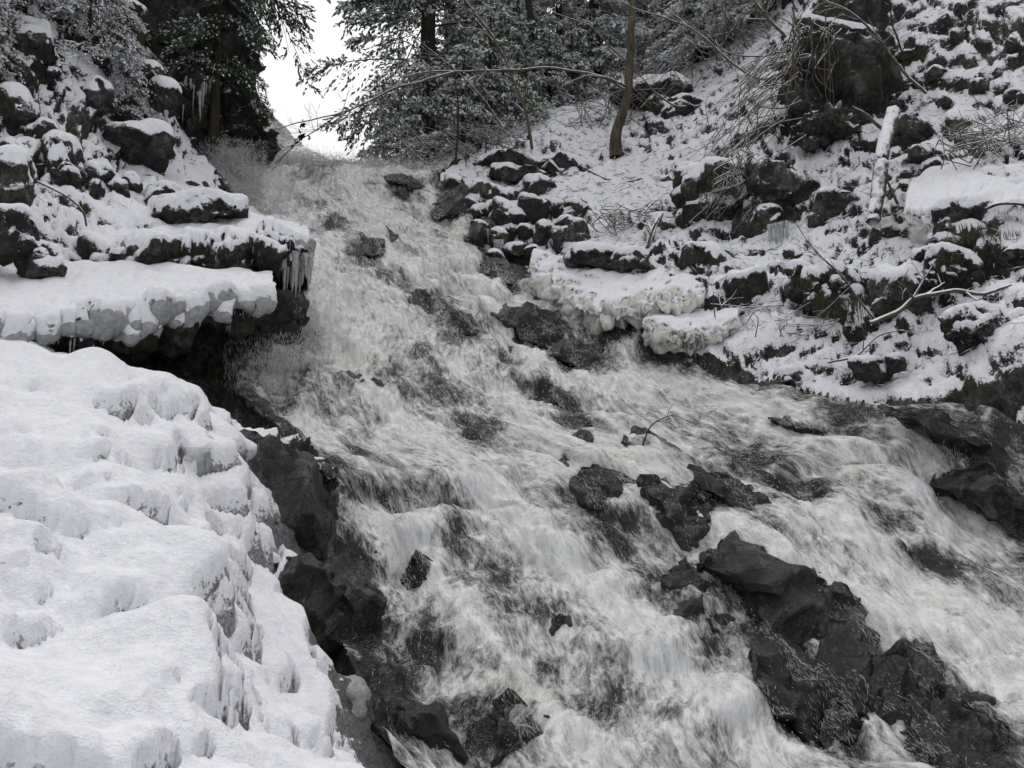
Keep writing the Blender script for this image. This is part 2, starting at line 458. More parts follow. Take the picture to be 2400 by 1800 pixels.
def crom(pts, m):
    """Catmull-Rom through pts, m samples per span"""
    pts = np.asarray(pts, float); q = np.vstack((2 * pts[0] - pts[1], pts, 2 * pts[-1] - pts[-2]))
    t = np.linspace(0, 1, m, endpoint=False)[:, None]; o = []
    for k in range(len(pts) - 1):
        a, b, c, d = q[k:k + 4]
        o.append(0.5 * (2 * b + (c - a) * t + (2 * a - 5 * b + 4 * c - d) * t ** 2 + (3 * b - a - 3 * c + d) * t ** 3))
    return np.vstack(o + [pts[-1:]])
LS, RS = crom(ML, 40), crom(MR, 40)
POLY = np.vstack((LS[::8], RS[::8][::-1]))
def stream_sd(xy):
    """signed distance in plan to the stream outline, negative inside"""
    a = POLY; b = np.roll(POLY, -1, 0)
    best = np.full(len(xy), 1e9); ins = np.zeros(len(xy), bool)
    for p0, p1 in zip(a, b):
        e = p1 - p0; w = xy - p0
        t = np.clip((w @ e) / max(e @ e, 1e-9), 0, 1)
        dd = ((w - t[:, None] * e) ** 2).sum(1)
        best = np.minimum(best, dd)
        c = (p0[1] > xy[:, 1]) != (p1[1] > xy[:, 1])
        if abs(e[1]) > 1e-9:
            ins ^= c & (xy[:, 0] < e[0] * (xy[:, 1] - p0[1]) / e[1] + p0[0])
    best = np.sqrt(best)
    return np.where(ins, -best, best)

# dark places in the torrent where the bed breaks through (photograph pixel, half width, half height, strength)
DARK = [(745,400,60,22,.6),(870,425,25,12,.7),(960,440,55,30,.8),(1050,480,45,60,.9),(715,490,60,50,.5),(560,470,50,45,.6),(770,520,50,28,.8),(840,490,35,20,.7),(930,560,50,30,.4),
 (855,590,45,45,.9),(935,650,70,35,.5),(1010,700,60,35,.8),(1080,760,55,40,.7),(1155,600,40,40,.8),(1190,640,40,50,.8),(900,640,40,25,.6),
 (1250,760,90,45,.9),(1350,820,100,45,1.),(1450,760,90,35,.9),(1560,800,90,50,.9),(1200,820,35,22,.9),(1280,900,25,30,.8),(1340,960,40,40,.7),
 (850,880,75,45,.7),(640,960,40,50,.5),(960,960,120,50,.5),(1090,1030,75,75,.8),(800,1070,70,40,.8),(870,1130,60,40,.6),(1050,1180,60,40,.4),
 (820,1350,50,70,.8),(860,1460,60,90,.8),(900,1620,80,90,.8),(1000,1480,50,120,.5),(1070,1240,40,50,.6),(1160,1330,120,70,.5),(1250,1420,110,70,.5),(1150,1500,80,80,.4),(1300,1560,100,80,.4),(1420,1650,120,70,.5),(1150,1680,60,50,.7),
 (1750,1070,110,35,.7),(1850,1130,90,45,.7),(1950,1000,70,35,.9),(2050,1120,60,50,.5),(2100,1200,70,50,.6),(2200,1310,90,35,.7),(2280,1120,90,60,.9),(2390,1250,80,90,.9),(2150,1370,60,30,.5),
 (1370,1160,70,50,.5),(1420,1220,80,55,.6),(1520,1330,80,50,.5),(1450,1400,70,60,.4),(1650,1550,90,60,.6),(1900,1650,110,90,.9),(2050,1560,100,70,.9),(2200,1600,80,80,.8),(2250,1720,120,80,.9),(1700,1700,90,60,.5),(1830,1500,60,60,.9)]
DW = []
for (u, v, a, b, s) in DARK:
    q = at(u, v); k = scale_at(q[1])
    dy = abs(at(u, min(v + b, 1795))[1] - at(u, v - b)[1]) / 2
    DW.append((q[0], q[1], max(a * k, .08), min(max(dy, 0.10), 0.8), s))
def darkness(xy):
    o = np.zeros(len(xy))
    for (x, y, a, b, s) in DW:
        m = (np.abs(xy[:, 0] - x) < 3 * a) & (np.abs(xy[:, 1] - y) < 3 * b)
        q = xy[m]
        o[m] = np.maximum(o[m], s * np.exp(-((q[:, 0] - x) / a) ** 2 - ((q[:, 1] - y) / b) ** 2))
    return o

# the main chutes where the water is thick and white (pixel polyline, half width in pixels, strength)
CHUTE = [([(560,480),(640,520),(720,560),(760,640),(780,720)],50,.8),([(760,720),(800,800),(860,900),(1000,1010),(1130,1110)],70,.9),([(1130,1130),(1280,1260),(1450,1420),(1650,1590),(1850,1740)],75,1.),
 ([(900,1180),(1000,1330),(1130,1500),(1260,1640),(1420,1760)],45,.9),([(1000,440),(1060,540),(1120,640),(1200,720),(1290,800)],40,.5),([(1130,700),(1200,780),(1310,880),(1450,900),(1620,900),(1760,960)],45,1.),
 ([(1760,960),(1900,1010),(2050,1090),(2180,1200)],60,.7),([(1560,1180),(1700,1250),(1850,1340),(2020,1420),(2250,1500),(2450,1640)],70,1.),([(1900,1190),(2020,1260),(2120,1350),(2260,1420),(2450,1480)],60,1.),
 ([(1150,900),(1230,1000),(1300,1100)],50,.6),([(2130,1030),(2230,1110),(2330,1260)],45,.7),([(700,960),(780,1040),(900,1120)],40,.8),([(800,400),(850,470),(900,560),(990,640)],40,.6),([(650,400),(690,470),(760,560)],40,.5),([(1380,1080),(1450,1050),(1560,1120)],40,.6)]
CHW = []
for pts_, hw, s_ in CHUTE:
    w_ = np.array([at(*q) for q in pts_]); CHW.append((crom(w_[:, :2], 8), hw * scale_at(w_[:, 1].mean()), s_))
def chutes(xy):
    o = np.zeros(len(xy))
    for C_, hw, s_ in CHW:
        lo_, hi_ = C_.min(0) - 3 * hw, C_.max(0) + 3 * hw
        m = ((xy > lo_) & (xy < hi_)).all(1); q = xy[m]; best = np.full(len(q), 1e9)
        for a_, b_ in zip(C_[:-1], C_[1:]):
            e = b_ - a_; t = np.clip(((q - a_) @ e) / max(e @ e, 1e-9), 0, 1)
            best = np.minimum(best, ((q - a_ - t[:, None] * e) ** 2).sum(1))
        o[m] = np.maximum(o[m], s_ * np.exp(-best / hw ** 2))
    return o

# ------------------------------------------------------------------ the torrent
def warp_rows(n_rows, n_cols):
    sL = LS; sR = RS
    mid = (sL + sR) / 2
    zc = bil(HG, mid[:, 0], mid[:, 1])
    ds = np.sqrt((np.diff(mid, axis=0) ** 2).sum(1) + np.diff(zc) ** 2)
    S = np.r_[0, np.cumsum(ds)]
    dist = np.maximum(np.hypot(mid[:, 0], mid[:, 1]), 2.5)
    wgt = np.r_[0, np.cumsum(ds / dist[1:])]
    tt = np.interp(np.linspace(0, wgt[-1], n_rows), wgt, np.arange(len(S)))
    ix = np.arange(len(S))
    L = np.c_[np.interp(tt, ix, sL[:, 0]), np.interp(tt, ix, sL[:, 1])]
    R = np.c_[np.interp(tt, ix, sR[:, 0]), np.interp(tt, ix, sR[:, 1])]
    return L, R, np.interp(tt, ix, S)
WR, WC = 540, 340
Lr, Rr, Srow = warp_rows(WR, WC)
tc = np.linspace(-0.02, 1.02, WC)
WXY = Lr[:, None] * (1 - tc[None, :, None]) + Rr[:, None] * tc[None, :, None]
width = np.linalg.norm(Rr - Lr, axis=1)
wx = WXY.reshape(-1, 2)
S2 = np.repeat(Srow, WC); T2 = (width[:, None] * (tc - 0.5)[None, :]).ravel(); Tn = np.tile(tc, WR)
flow = np.c_[T2, S2, np.zeros(len(T2))]
# the bed goes down in ledges: a quick drop, then a gentler run
q_ = S2 * 0.80 - 0.10 * T2 + 1.5 * pn(flow * np.array((.50, .28, 1)) + 3.3, 210) + 0.65 * pn(flow * np.array((1.5, .8, 1)), 211) + 0.2 * pn(flow * np.array((4, 2, 1)), 212)
fr_ = q_ - np.floor(q_)
stm = 0.25 + 0.75 * sstep(-.2, .4, fbm(flow * np.array((.7, .5, 1)) + 7, 2, 215))
stp = -(sstep(0.0, 0.40, fr_) - fr_) * 0.22 * stm * sstep(0, .08, np.minimum(Tn, 1 - Tn))
stepf = sstep(0.02, 0.10, fr_) * sstep(0.44, 0.30, fr_) * stm
ci = np.clip(((wx[:, 1] + 4) / .1).round().astype(int), 0, 480); cj = np.clip(((wx[:, 0] + 22) / .1).round().astype(int), 0, 440)
num = np.zeros(HG.shape); den = np.zeros(HG.shape)
np.add.at(num, (ci, cj), stp); np.add.at(den, (ci, cj), 1)
DZ = np.where(den > 0, num / np.maximum(den, 1), 0)
HG = HG + DZ

# ------------------------------------------------------------------ ground mesh: fan of rays round the camera, evenly spaced over the slope
def fan(NA, NR):
    inner = np.linspace(rad(-37), rad(37), NA)
    w = np.linspace(0, 1, 50)[1:]
    outer = rad(37) + (rad(178) - rad(37)) * w ** 1.6
    az = np.r_[-outer[::-1], inner, outer]
    r0 = np.exp(np.linspace(np.log(0.5), np.log(60), 260))
    X = np.sin(az)[:, None] * r0; Y = np.cos(az)[:, None] * r0
    Z = H(np.c_[X.ravel(), Y.ravel()]).reshape(X.shape)
    slope = np.sqrt(np.diff(r0)[None] ** 2 + np.diff(Z, axis=1) ** 2) / r0[None, 1:]
    wgt = np.where(r0[1:] < 1.2, 0.35, np.where(r0[1:] > 18, 0.3, 1.0))
    c = np.c_[np.zeros(len(az)), np.cumsum(slope * wgt, 1)]
    k = np.exp(-np.linspace(-2, 2, 21) ** 2); k /= k.sum()
    tgt = np.linspace(0, 1, NR)
    R = np.array([np.interp(tgt * ci[-1], ci, r0) for ci in c])
    pad = np.pad(R, ((10, 10), (0, 0)), mode='edge')
    R = sum(k[j] * pad[j:j + len(R)] for j in range(21))
    return np.stack((np.sin(az)[:, None] * R, np.cos(az)[:, None] * R), -1)
G2 = fan(670, 480)
NAz, NRd = G2.shape[:2]
xy = G2.reshape(-1, 2)
z = H(xy) + bil(DZ, xy[:, 0], xy[:, 1])
V = np.c_[xy, z]
Fq = grid_faces(NAz, NRd)[:, ::-1]
Fq = Fq if vnormals(V, Fq[:2000])[:, 2].sum() >= 0 else Fq[:, ::-1]
N0 = vnormals(V, Fq)
sdv = stream_sd(xy)
dk = darkness(xy)
inS = sstep(0.15, -0.25, sdv)                    # 1 in the stream
wetm = sstep(0.55, 0.0, sdv)                     # splash zone
rr = np.hypot(xy[:, 0], xy[:, 1])
left = (xy[:, 0] < np.interp(xy[:, 1], LS[::-1, 1], LS[::-1, 0]) + 0.0)
near = sstep(6.2, 4.6, xy[:, 1]) * left           # deep pillowed snow in the left foreground
far = sstep(13, 17, xy[:, 1])
bank = (1 - inS)
# banks: lumps with creases (rock, roots and litter under snow); bed: ledges and blocks
pz = V.copy()
wrp = pz + 0.35 * np.c_[pn(pz * 1.1, 1), pn(pz * 1.1 + 5, 2), pn(pz * 1.1 + 9, 3)]
b0 = fbm(pz * 0.55 + 4.4, 3, 2)
b1 = billow(wrp * np.array((1.5, 1.5, 1.9)) + 7.3, 3, 3, 0.5)
b2 = billow(wrp * np.array((3.6, 3.6, 6.5)) + 1.7, 3, 9, 0.55)
b3 = fbm(pz * np.array((11, 11, 17)), 2, 21)
roughp = 0.30 + 0.70 * sstep(-0.15, 0.40, fbm(pz * 0.55 + 11, 3, 33))      # rough ground against smooth drifts
b4 = billow(wrp * np.array((7.5, 7.5, 11)) + 5.5, 2, 25, 0.5)
def softb(p, seed): return np.sqrt(pn(p, seed) ** 2 + 0.006) * 2 - 0.5
l1 = billow(wrp * 1.05 + 3.1, 2, 41, 0.4)
amp = bank * (1 - near)
disp = amp * (0.16 * b0 + 0.15 * b1 * (0.4 + 0.6 * roughp) + (0.02 + 0.075 * roughp) * b2 + (0.006 + 0.018 * roughp) * b3 + (0.018 + 0.042 * roughp) * b4) * (1 - 0.3 * far)
disp += bank * near * (0.10 * fbm(pz * 0.8 + 2, 2, 7) + 0.125 * softb(pz * 1.75 + 3.1, 41) + 0.068 * softb(pz * 3.7 + 1.1, 42) + 0.040 * softb(pz * 6.8, 43) * sstep(-.3, .3, fbm(pz * 1.3, 2, 8)) + 0.008 * softb(pz * 15, 44))
bed = 0.20 * billow(pz * np.array((1.6, 1.6, 1.1)) + 2.2, 4, 61, 0.55) + 0.05 * b3
disp += inS * (bed * 0.7 - 0.18 + 0.14 * dk)
V1 = V + N0 * disp[:, None]
N1 = vnormals(V1, Fq)
V1 = V1 + N1 * (near * bank * sstep(.9, .5, N1[:, 2]) * 0.007 * softb(V1 * 16 + 2, 55))[:, None]
N1 = vnormals(V1, Fq)
# snow lies where the ground faces up, away from the splash
cre = 0.15 * b1 + 0.09 * b2
snow = 0.5 + (N1[:, 2] - 0.38) * 1.8 + 1.0 * (cre - 0.03) - 0.18 * (roughp - 0.45) + 0.40 * (b4 - 0.05) * (0.4 + 0.6 * roughp)
snow = snow + 0.14 * left
snow = np.where(near > 0.5, np.maximum(0.70 + (N1[:, 2] - 0.44) * 1.7, 0.24), snow)
snow = np.where(xy[:, 1] < 1.2, np.maximum(snow, .9), snow)
wetn = sstep(np.where(left, 0.45, 0.16) + 0.20 * b0, 0.0, sdv)
snow = np.clip(snow, -0.6, 1.5) - 1.6 * wetn
q_ = sstep(6.0, 6.5, xy[:, 1]) * sstep(7.9, 7.3, xy[:, 1]) * left          # the floor of the undercut stays bare
snow = snow - 2.0 * q_ * (xy[:, 0] > -3.6)
def relax(A, it):
    G = A.reshape(NAz, NRd, -1)
    for _ in range(it):
        p_ = np.pad(G, ((1, 1), (1, 1), (0, 0)), mode='edge')
        G = (p_[:-2, 1:-1] + p_[2:, 1:-1] + p_[1:-1, :-2] + p_[1:-1, 2:]) / 4
    return G.reshape(A.shape)
Vr = relax(V1, 2); Vn_ = relax(Vr, 2); Vr = Vr + (Vn_ - Vr) * near[:, None]
ms = sstep(0.35, 0.85, snow)[:, None]
V1 = V1 + (Vr - V1) * ms * 0.8
V1[:, 2] += 0.045 * ms[:, 0] * (1 + near)
left_f = left[Fq].mean(1) > 0.5
str_f = (sdv[Fq].mean(1) < 0.12)
for nm, keep, lab in (("left_bank", left_f & ~str_f, None), ("right_bank", ~left_f & ~str_f, None), ("stream_bed", str_f, None)):
    v_, f_, s_, i_ = submesh(V1, Fq, keep, snow, near * (1 - wetn))
    o = obj(nm, mesh_from(nm, v_, f_, True, {"snow": s_, "icy": i_}), M_GROUND if nm != "stream_bed" else M_WET)
    tag(o, kind="structure")
# finished surface height, for standing things on the ground
def near_ground(x, y):
    return float(bil(HG, x, y))

# ------------------------------------------------------------------ the torrent's surface
wz = H(wx) + stp
WV = np.c_[wx, wz]
WF = grid_faces(WR, WC)
if vnormals(WV, WF[:3000])[:, 2].sum() < 0: WF = WF[:, ::-1]
WN = vnormals(WV, WF)
fw = np.c_[T2 + 0.16 * pn(flow * 0.9, 12), S2 + 0.4 * pn(flow * 0.8 + 9, 14), np.zeros(len(T2))]
wdk = darkness(wx)
heave = billow(fw * np.array((1.5, 0.9, 1)), 3, 101, 0.5)
rib = fbm(fw * np.array((5.5, 2.4, 1)), 4, 131, 0.6)
fib = fbm(fw * np.array((22, 7, 1)), 2, 151, 0.6)
edge = np.minimum(Tn, 1 - Tn)
wch = chutes(wx)
foam = 0.72 + 0.16 * sstep(8, 10.5, wx[:, 1]) + 0.26 * fbm(fw * np.array((1.3, 0.55, 1)), 3, 171) - 0.78 * wdk * (1 - .6 * wch) + 0.40 * wch - 0.12 * stepf - 0.35 * sstep(0.05, 0.0, edge)
lift = 0.035 + 0.090 * heave + 0.034 * rib + 0.008 * fib - 0.06 * wdk + 0.05 * wch
WV1 = WV + WN * lift[:, None]
tag(obj("water", mesh_from("water", WV1, WF, True, {"foam": foam}, uv=np.c_[T2, S2]), M_WATER), kind="structure")
# ------------------------------------------------------------------ rocks
def STUFF(*a, **k):
    o = obj(*a, **k); o["kind"] = "stuff"; return o
_ico = {}
def ico(sub):
    if sub not in _ico:
        bm = bmesh.new(); bmesh.ops.create_icosphere(bm, subdivisions=sub, radius=1.0)
        v = np.array([q.co[:] for q in bm.verts]); f = np.array([[q.index for q in t.verts] for t in bm.faces])
        bm.free(); _ico[sub] = (v / np.linalg.norm(v, axis=1, keepdims=True), f)
    return _ico[sub]
def rotm(ax, ay, az):
    return np.array(Matrix.Rotation(az, 3, 'Z') @ Matrix.Rotation(ay, 3, 'Y') @ Matrix.Rotation(ax, 3, 'X'))
def smooth_verts(V, F, it, mask=None):
    e = np.vstack((F[:, [0, 1]], F[:, [1, 2]], F[:, [2, 0]]))
    e = np.vstack((e, e[:, ::-1]))
    deg = np.maximum(np.bincount(e[:, 0], minlength=len(V)), 1)[:, None]
    for _ in range(it):
        a = np.stack([np.bincount(e[:, 0], V[e[:, 1], c], len(V)) for c in range(3)], 1) / deg
        V = a if mask is None else V + (a - V) * mask[:, None]
    return V
def rock_shape(seed, dims, ang=0.0, sub=4, cuts=12, rough=0.08, round_=0.0, moss=0.0, box=False):
    rs = np.random.RandomState(seed)
    d, F = ico(sub)
    r = np.full(len(d), 1.12)
    nrm = rs.normal(size=(cuts, 3)); nrm /= np.linalg.norm(nrm, axis=1, keepdims=True)
    off = rs.uniform(0.52, 0.92, cuts) * (1 - round_) + round_
    if box:
        Rb = rotm(rs.uniform(-.25, .25), rs.uniform(-.25, .25), rs.uniform(-.7, .7))
        nrm = np.vstack((nrm, Rb, -Rb)); off = np.r_[np.maximum(off, .78), rs.uniform(.58, .82, 6)]
    for nn, o in zip(nrm, off):
        c = d @ nn
        r = np.minimum(r, np.where(c > 0.05, o / np.maximum(c, 0.05), 9))
    dims = np.asarray(dims, float)
    r = r * (0.93 / np.percentile(r, 75))
    V = d * r[:, None] * dims
    m = float(dims.mean())
    N = vnormals(V, F)
    s = 1.0 / max(m, 0.05)
    V = V + N * (m * rough * (fbm(V * s * 1.3 + seed, 3, seed) - 0.55 * billow(V * s * 2.3 + seed * 1.7, 3, seed + 5)))[:, None]
    # splits along two joint directions give ledges and flat chips
    for q_, (ns_, am_) in enumerate(((rs.randint(3, 6), .7), (rs.randint(6, 10), .6))):
        bd = rs.normal(size=3) + np.array((0, 0, 1.2 if q_ == 0 else 0)); bd /= np.linalg.norm(bd)
        t = V @ bd + 0.30 * m * pn(V * s * 0.9 + seed * 3.1, seed + 40 + q_) + 0.10 * m * pn(V * s * 3.1 + seed, seed + 44 + q_)
        e_ = np.sort(np.r_[t.min(), t.max(), rs.uniform(t.min(), t.max(), ns_)])
        kk = np.clip(np.searchsorted(e_, t) - 1, 0, len(e_) - 2)
        wd_ = e_[kk + 1] - e_[kk]; fr_ = (t - e_[kk]) / np.maximum(wd_, 1e-6)
        V = V + bd * ((sstep(.32, .68, fr_) - fr_) * wd_ * am_)[:, None]
    V = V + N * (min(0.03, 0.07 * m) * (fbm(V * 9 + seed, 2, seed + 9) - .5 * np.abs(pn(V * 16 + seed, seed + 12))))[:, None]
    if moss: V = V + vnormals(V, F) * (moss * billow(V * 6.5 + seed, 3, seed + 21, .55))[:, None]
    return V @ rotm(0, ang, rs.uniform(-.3, .3)).T, F
def snow_cap(V, F, seed, th, lo=0.35, hi=0.75, cover=1.0):
    """a pillow of snow over the upward faces of a rock"""
    N = vnormals(V, F)
    Vs = smooth_verts(V, F, 2); Ns = vnormals(Vs, F)
    up = 0.45 * Ns[:, 2] + 0.55 * N[:, 2] + 0.30 * fbm(V * 2.6 + seed, 3, seed + 3) + 0.16 * fbm(V * 11 + seed, 2, seed + 4)
    m = sstep(lo, hi, up) * cover
    keep = m[F].max(1) > 0.03
    if keep.sum() < 8: return None
    T = th * np.sqrt(np.clip(m, 0, 1))
    W = V + np.c_[N[:, :2] * (T * 0.35)[:, None], T + 0.1 * T] - N * (0.012 * (m < 0.15))[:, None]
    W = smooth_verts(W, F, 3, 0.7 * m)
    W = W + N * (m * (0.18 * th) * fbm(V * 9 + seed, 2, seed + 8))[:, None]
    return submesh(W, F, keep, m)
TOPROCK = {}
def lab_n(s): return s
def boulder(name, u, v, w, h, label, ang=0, dy=0.0, deep=0.8, kind='s', seed=0, sub=4, cuts=11, rough=0.07, th=None, lo=0.15, hi=0.52, cat="rock", group=None, Y=None, round_=0.0, mat=None, lie=None):
    """a rock seen at pixel (u, v), w by h pixels, ang degrees turned clockwise in the picture, dy metres behind the ground there"""
    if Y is None: Y = at(u, v)[1] + dy
    c = P(u, v, Y); k = scale_at(math.hypot(Y, c[2]))
    dims = (w * k / 2 * 1.08, max(w, h) * k / 2 * deep, h * k / 2 * 1.08)
    px = max(w, h)
    sub = 5 if px >= 170 else 4 if px >= 70 else 3
    if lie is not None:      # slab lying along the sloping bed
        V, F = rock_shape(seed + 1, (w * k / 2 * 1.1, h * k / 2 * 2.0, h * k / 2 * lie), 0, sub, cuts, rough, round_, .02)
        V = V @ (rotm(0, rad(ang), 0) @ rotm(rad(36), 0, 0)).T
    else:
        V, F = rock_shape(seed + 1, dims, rad(ang), sub, cuts, rough, round_, min(.05, .16 * min(dims)) if kind in 'sd' and not name.startswith(('dark_block', 'rubble')) else 0.012, name.startswith(('dark_block', 'rubble', 'left_crag', 'slope_stone', 'mossy_crag', 'rock_outcrop', 'wet_rock')))
    base = V[:, 2].min()
    V = V - np.array((0, 0, base)); loc = c + np.array((0, 0, base))
    m = mat or {'s': M_DUST, 'w': M_WET, 'd': M_DUST2, 'i': M_ICE2}[kind]
    root = thing(name, label, cat, loc, group)
    st = obj("stone", mesh_from(name, V, F), m, root)
    if name == "torrent_rock": TOPROCK[lab_n(label)] = (V + loc, F)
    if kind in 'si':
        th_ = th if th is not None else min(0.10, 0.20 * min(dims) + 0.025)
        s = snow_cap(V, F, seed, th_, lo, hi)
        if s is not None: obj("snow_cap", mesh_from("snow_cap", s[0], s[1], True, {"cover": s[2]}), M_CAP, st)
    return root

def ledge(name, label, lip, back, th, under=0.6, seed=0, nc=180, rockmat=None, icemat=None, snow_t=0.06, lump=0.05, cat="rock ledge", sag=0.0, ice_lo=0.25):
    """a shelf: flat top from back edge to lip, rounded over the lip, undercut beneath.  lip/back: [(u,v,Y)..]"""
    A = crom([P(*q) for q in back], 24); B = crom([P(*q) for q in lip], 24)
    A = A[np.linspace(0, len(A) - 1, nc).astype(int)]; B = B[np.linspace(0, len(B) - 1, nc).astype(int)]
    th = np.interp(np.linspace(0, 1, nc), np.linspace(0, 1, len(th)), th)
    nt, nl, nu = 26, 14, 16
    rows = []
    for t in np.linspace(0, 1, nt, endpoint=False):
        rows.append(A * (1 - t) + B * t + np.outer(np.full(nc, sag * math.sin(math.pi * t)), (0, 0, 1)))
    out = (B - A); out[:, 2] = 0; out /= np.linalg.norm(out, axis=1, keepdims=True)
    for a in np.linspace(0, math.pi, nl):
        rows.append(B + out * (np.sin(a) * th * 0.42)[:, None] - np.outer((1 - math.cos(a)) / 2 * th, (0, 0, 1)))
    U = B - np.outer(th, (0, 0, 1)); A2 = A + (B - A) * (1 - under)
    A2[:, 2] = U[:, 2] - 0.10
    for t in np.linspace(0, 1, nu)[1:]:
        rows.append(U * (1 - t) + A2 * t)
    G = np.array(rows); R = len(G)
    V = G.reshape(-1, 3); Fq_ = grid_faces(R, nc)
    N = vnormals(V, Fq_)
    if N[:nt * nc, 2].mean() < 0: Fq_ = Fq_[:, ::-1]; N = -N
    c0 = B.mean(0); c0[2] = V[:, 2].min()
    b = billow(V * 2.6 + seed, 3, seed + 2, 0.55); f_ = fbm(V * 9 + seed, 3, seed + 4)
    row = np.repeat(np.arange(R), nc)
    fr = sstep(nt * 0.75, nt + 2, row)
    V = V + N * ((lump * (0.5 + 1.3 * fr)) * b + 0.018 * f_)[:, None]
    N = vnormals(V, Fq_)
    tri = np.vstack((Fq_[:, [0, 1, 2]], Fq_[:, [0, 2, 3]]))
    root = thing(name, label, cat, c0)
    V = V - c0
    st = obj("stone", mesh_from(name, V, tri), rockmat or M_ROCK, root)
    # ice glaze over the lip, snow over the top
    drip = 0.35 * pn(np.c_[V[:, :2] * 5 + seed, np.zeros(len(V))], seed + 6)
    g = sstep(nt - 4, nt, row) * sstep(nt + nl * 0.78, nt + nl * 0.55, row + drip * 14)
    if icemat is not None:
        W = V + N * (g * (0.030 + 0.022 * np.abs(f_)) - 0.01 * (g < .1))[:, None]
        s = submesh(W, tri, g[tri].max(1) > 0.05)
        obj("ice_glaze", mesh_from("ice_glaze", *s), icemat, st)
    up = N[:, 2] + 0.25 * fbm(V * 6 + seed, 3, seed + 11)
    m = sstep(ice_lo, ice_lo + 0.35, up)
    T = snow_t * np.sqrt(m)
    W = V + np.c_[N[:, :2] * (T * 0.4)[:, None], T] - N * (0.012 * (m < .12))[:, None] + N * (g * 0.03)[:, None] * (icemat is not None)
    W = smooth_verts(W, tri, 2, 0.6 * m)
    s = submesh(W, tri, m[tri].max(1) > 0.04, m)
    obj("snow_cap", mesh_from("snow_cap", s[0], s[1], True, {"cover": s[2]}), M_CAP, st)
    return root, c0
# icicles: shared tapered shapes, scaled one by one
def icicle_mesh(seed):
    rs = np.random.RandomState(seed); n_, sides = 12, 7
    t = np.linspace(0, 1, n_)
    r = (1 - t) ** 0.8 * (1 + 0.25 * np.sin(t * 17 + seed) * (1 - t)) * 0.5; r[-1] = 0.004
    cx = np.cumsum(rs.normal(0, .05, n_)) * t
    a = np.linspace(0, 2 * math.pi, sides, endpoint=False)
    V = np.array([[(cx[i] + r[i] * math.cos(q) * (1 + .2 * math.sin(3 * q + seed))), r[i] * math.sin(q), -t[i]] for i in range(n_) for q in a])
    F = np.array([[i * sides + j, i * sides + (j + 1) % sides, (i + 1) * sides + (j + 1) % sides, (i + 1) * sides + j] for i in range(n_ - 1) for j in range(sides)])[:, ::-1]
    me = mesh_from("icicle", V, F); me.materials.append(M_ICE); return me
ICI = [icicle_mesh(k) for k in range(6)]
def icicle(parent, p, length, width, k):
    o = obj("icicle", ICI[k % 6], None, parent)
    q = np.asarray(p, float) - np.array(parent.location)
    o.location = q.tolist(); o.scale = (width, width, length); o.rotation_euler = (0, 0, k * 1.7)
    return o
def icicles(label, u0, u1, v0, v1, Y, n_, lmin, lmax, wpx, seed, name="icicle_cluster"):
    """a curtain hanging from pixel line (u0,v0)-(u1,v1); lengths and widths in pixels"""
    rs = random.Random(seed); k = scale_at(Y)
    root = thing(name, label, "icicles", P((u0 + u1) / 2, (v0 + v1) / 2, Y))
    for j in range(n_):
        t = (j + rs.uniform(.1, .9)) / n_
        p = P(u0 + (u1 - u0) * t, v0 + (v1 - v0) * t, Y + rs.uniform(-.05, .05))
        icicle(root, p + np.array((0, 0, .02)), rs.uniform(lmin, lmax) * k, wpx * k * rs.uniform(.6, 1.3), seed + j)
    return root

# --- left bank ledges
LA_LIP = [(-420,850,4.6),(-160,800,5.1),(0,765,5.6),(90,748,5.9),(200,745,6.1),(300,735,6.3),(400,712,6.5),(470,695,6.7),(560,690,6.9),(640,688,7.1)]
LA_BACK = [(-420,650,6.3),(-160,640,6.6),(0,640,7.0),(150,625,7.3),(300,628,7.6),(450,640,7.7),(560,645,7.8),(640,655,7.8)]
la, la0 = ledge("ice_ledge", "long snow covered ledge with an icy dripping lip above the black undercut", LA_LIP, LA_BACK, [.30,.28,.24,.24,.28,.25,.22,.18], seed=3, icemat=M_ICE, snow_t=.07, lump=.07, ice_lo=-.05)
LIPW = crom([P(*q) for q in LA_LIP], 12)
_r = random.Random(5)
for j in range(70):
    q = LIPW[_r.randrange(14, len(LIPW) - 3)] - np.array((0, .02, .13 + _r.uniform(0, .05)))
    icicle(la, q, _r.uniform(.02, .08) + (_r.uniform(.05, .16) if j % 6 == 0 else 0), _r.uniform(.010, .030), j)
LB_LIP = [(120,600,7.5),(250,585,7.6),(380,578,7.7),(500,568,7.9),(600,560,8.0),(680,562,8.1),(722,580,8.2)]
LB_BACK = [(120,520,8.6),(300,520,9.0),(450,510,9.2),(560,505,9.4),(650,525,9.2),(722,548,8.8)]
lb, lb0 = ledge("snowy_ledge", "upper snowy ledge whose right tip is glazed with ice beside the falls", LB_LIP, LB_BACK, [.20,.26,.30,.34,.36,.40,.36], seed=8, under=.4, rockmat=M_DUST, snow_t=.08, lump=.11, ice_lo=.15)
icicles("ice curtain hanging from the ledge tip beside the falls", 655, 732, 590, 600, 8.0, 12, 50, 130, 16, 3)
boulder("ice_boulder", 700, 590, 80, 90, "rounded bulge of grey ice at the tip of the upper ledge", kind='i', Y=8.15, seed=14, th=.03, round_=.5, mat=M_ICE, cat="ice")
boulder("wet_rock", 635, 775, 170, 190, "black wet rock under the ice ledge beside the white water", kind='w', Y=8.0, seed=15, sub=5, ang=-8, cat="rock")
boulder("wet_rock", 430, 800, 330, 200, "black dripping rock at the back of the undercut below the ice ledge", kind='w', Y=7.9, seed=16, sub=5, cat="rock")
boulder("wet_rock", 180, 800, 280, 180, "black rock in the left end of the undercut below the ice ledge", kind='w', Y=7.4, seed=17, sub=5, cat="rock")
